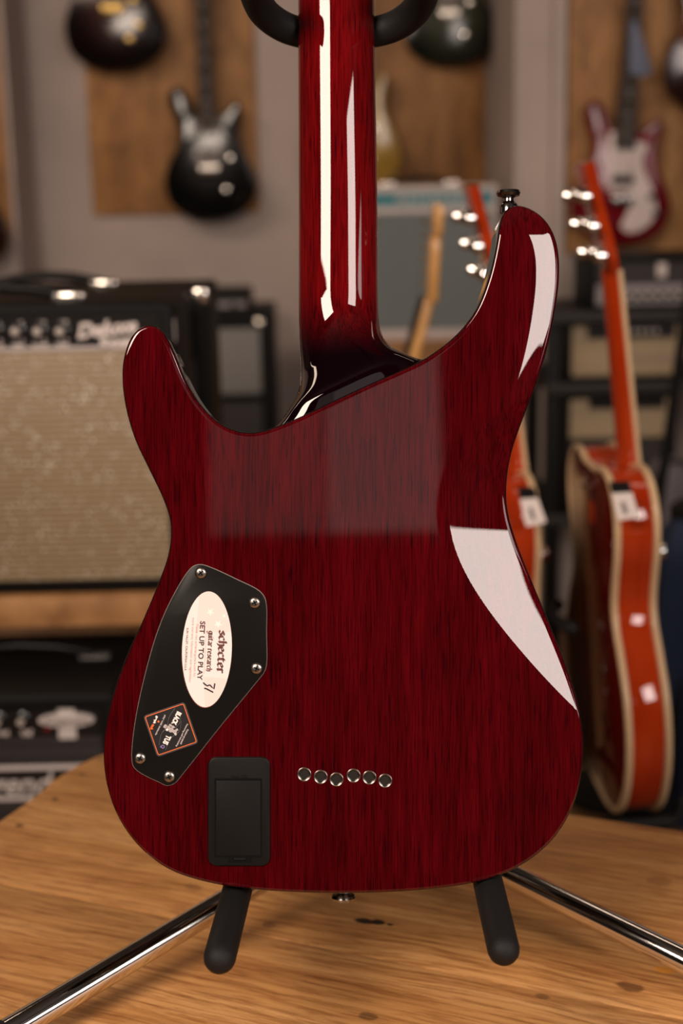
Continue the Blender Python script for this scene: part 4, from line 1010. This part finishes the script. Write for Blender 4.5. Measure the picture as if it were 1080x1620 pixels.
for i in range(nb): bm_.faces.new((vs_[i], vs_[(i+1) % nb], vs_[nb+(i+1) % nb], vs_[nb+i]))
bmesh.ops.recalc_face_normals(bm_, faces=bm_.faces[:])
autosmooth(from_bm('body', bm_, MATS['tobacco'], mg), 50)
for k in range(6):
    q = p1.lerp(p2, .12+.13*k); lathe('tuner_post', [(.003,0),(.003,.014),(.005,.016),(.003,.02)], MATS['nickel'], mg, ml(q)+sd*-.001+bk_*(.012-.004*k), -sd, 8)
floor_stand('black floor stand under the maple neck guitar', (base.x, base.y+.02), math.radians(-90), max(base.z, .1), .3)

# ------------------------------------------------------------------ rack of amps on the right
YK = 3.55
mat('rack_steel', (.007,.0065,.006), .5, spec=.15); mat('rack_grey', (.03,.027,.026), .5, spec=.2)
rk = thing('shelf_rack', 'black steel shelf rack holding amplifiers behind the orange guitars', 'shelf', (at_Y(990, 700, YK).x, YK, 0))
rx = rk.location.x; xl = at_Y(862, 700, YK).x-rx; xrr = -xl+.30
def rz(py): return at_Y(980, py, YK).z
for x_ in (xl+.02, xrr-.02):
    for y_ in (.02, .40): box('post', x_-.019, x_+.019, y_-.02, y_+.02, 0, rz(488), MATS['rack_steel'], rk, bev=.003)
for py_ in (493, 605, 812):
    z_ = rz(py_); box('shelf', xl, xrr, -.01, .42, z_-.022, z_, MATS['rack_steel'], rk, bev=.003)
    box('shelf_lip', xl, xrr, -.022, -.010, z_-.026, z_+.003, MATS['rack_grey'], rk, bev=.002)
def rack_amp(name, label, x0p, x1p, top, floor_py, kind):
    zf = rz(floor_py); zt_ = rz(top); x0 = at_Y(x0p, (top+floor_py)/2, YK).x; x1 = at_Y(x1p, (top+floor_py)/2, YK).x
    h = zt_-zf; w_ = x1-x0
    t = thing(name, label, 'amplifier', ((x0+x1)/2, YK+.02, zf), group='amplifiers on the shelf rack')
    shell_box('cabinet', w_, h, .27, .012, .012, MATS['black_tolex'], t, bev=.006); i_ = w_/2-.013
    if kind == 'silver':
        box('control_panel', -i_, i_, .004, .011, .014, h*.48, MATS['panel_silver'], t)
        box('grille_cloth', -i_, i_, .005, .011, h*.48, h-.013, MATS['grey_tolex'], t)
        for k in range(9): knob(t, -i_+.05+k*(2*i_-.1)/8, .004, h*.27, .013)
        for xx_ in (-.24, .02): box('white_plate', i_*xx_/.3-.012, i_*xx_/.3+.012, .002, .006, h*.60, h*.86, MATS['white_trim'], t, bev=.002)
    else:
        pb = .66 if kind == 'beige' else .60
        box('front_cloth', -i_, i_, .004, .011, h*.06 if kind == 'beige' else h*.62, h*.94, MATS['beige_cloth'], t, bev=.002)
        if kind == 'beige':
            box('control_panel', -i_+.04, i_-.01, .001, .006, h*.68, h*.93, MATS['panel_black'], t)
            for k in range(7): knob(t, -i_+.10+k*(2*i_-.16)/6, .001, h*.80, .012, True, 'knob')
            text('logo_script', 'Reverend', h*.26, MATS['grey_ink'], t, Matrix.Translation((i_*.45, .0035, h*.36)) @ FRONT, shear=.4)
        else:
            box('speaker_grille', -i_, i_, .005, .011, .014, h*.60, MATS['dark_cloth'], t)
            box('control_panel', -i_+.05, i_-.02, .001, .006, h*.86, h*.95, MATS['panel_black'], t)
    return t
rack_amp('amplifier_head', 'black amplifier head with silver knob panel on the rack top', 936, 1150, 407, 493, 'silver')
rack_amp('amplifier_head', 'black amplifier head with beige front on the middle rack shelf', 897, 1084, 505, 605, 'beige')
rack_amp('guitar_amplifier', 'black combo amplifier with beige strip on the lowest rack shelf', 893, 1072, 622, 812, 'combo')
# slanted microphone stand, grey bag and blue jacket at the right edge
a, b_ = at_Y(1071, 590, 2.95), at_Y(1030, 880, 2.95)
d_ = (b_-a).normalized(); ft = b_+d_*((b_.z-.03)/-d_.z) if d_.z < 0 else b_
ms = thing('microphone_stand', 'slanted black microphone stand at the right edge', 'stand', (ft.x, ft.y, 0))
Wm = lambda v: Vector(v)-Vector((ft.x, ft.y, 0))
tube('pole', [Wm(a-d_*.35), Wm(ft)], .011, MATS['rack_steel'], ms, 12)
lathe('base', [(.13,0),(.13,.015),(.03,.03),(.016,.05)], MATS['rack_steel'], ms, (0,0,0), (0,0,1), 28)
mat('grey_nylon', (.13,.11,.12), .6); mat('blue_cloth', (.005,.015,.045), .8)
c0 = at_Y(1066, 830, 3.15); zt_ = at_Y(1050, 735, 3.15).z
bg = thing('gig_bag', 'grey padded gig bag leaning behind the slanted stand', 'bag', (c0.x, 3.15, 0))
V = arc([(-.10,.02),(-.13,.2),(-.09,.42),(-.05,.60),(-.055,zt_-.06),(-.03,zt_),(.03,zt_),(.055,zt_-.06),(.05,.60),(.09,.42),(.13,.2),(.10,.02)], 4)
slab('bag_shell', V, 0, .09, MATS['grey_nylon'], bg, bev=.02, seg=3)
tube('zip', [(x*.94, -.001, z) for x, z in V], .004, MATS['rack_steel'], bg, 6)
box('pocket', -.07, .07, -.02, .004, .16, .40, MATS['grey_nylon'], bg, bev=.012)
# jacket draped over a stool
j0 = at_Y(1124, 800, 2.58); jt = at_Y(1085, 778, 2.58).z
jk = thing('blue_jacket', 'dark blue jacket hanging over a stool at the right edge', 'jacket', (j0.x, 2.58, 0), group=None)
V = []; F = []; nu, nv = 48, 20
for i in range(nv):
    t = i/(nv-1); z = jt-.62*t
    for k in range(nu):
        a = 2*math.pi*k/nu; r = (.085+.03*t)*(1+.16*math.sin(a*7+t*2.5)*min(1, t*2+.15)+.08*math.sin(a*3+1+t*4))*(min(1, .25+t*6) if i < 4 else 1)
        V.append((r*math.cos(a)*1.15, r*math.sin(a), z+.01*math.sin(a*4)))
for i in range(nv-1):
    for k in range(nu): F.append((i*nu+k, (i+1)*nu+k, (i+1)*nu+(k+1) % nu, i*nu+(k+1) % nu))
F.append(tuple(range(nu)))
jo = mesh('fabric', V, F, MATS['blue_cloth'], jk, True)
stl = thing('stool', 'black stool under the dark blue jacket', 'stool', (j0.x, 2.58, 0))
lathe('seat', [(.06,jt-.06),(.075,jt-.05),(.075,jt-.03),(.06,jt-.02)], MATS['rack_steel'], stl, (0,0,0), (0,0,1), 24)
for k in range(4):
    a = math.pi/4+k*math.pi/2; tube('leg', [(.05*math.cos(a), .05*math.sin(a), jt-.05), (.14*math.cos(a), .14*math.sin(a), .008)], .009, MATS['rack_steel'], stl, 10)
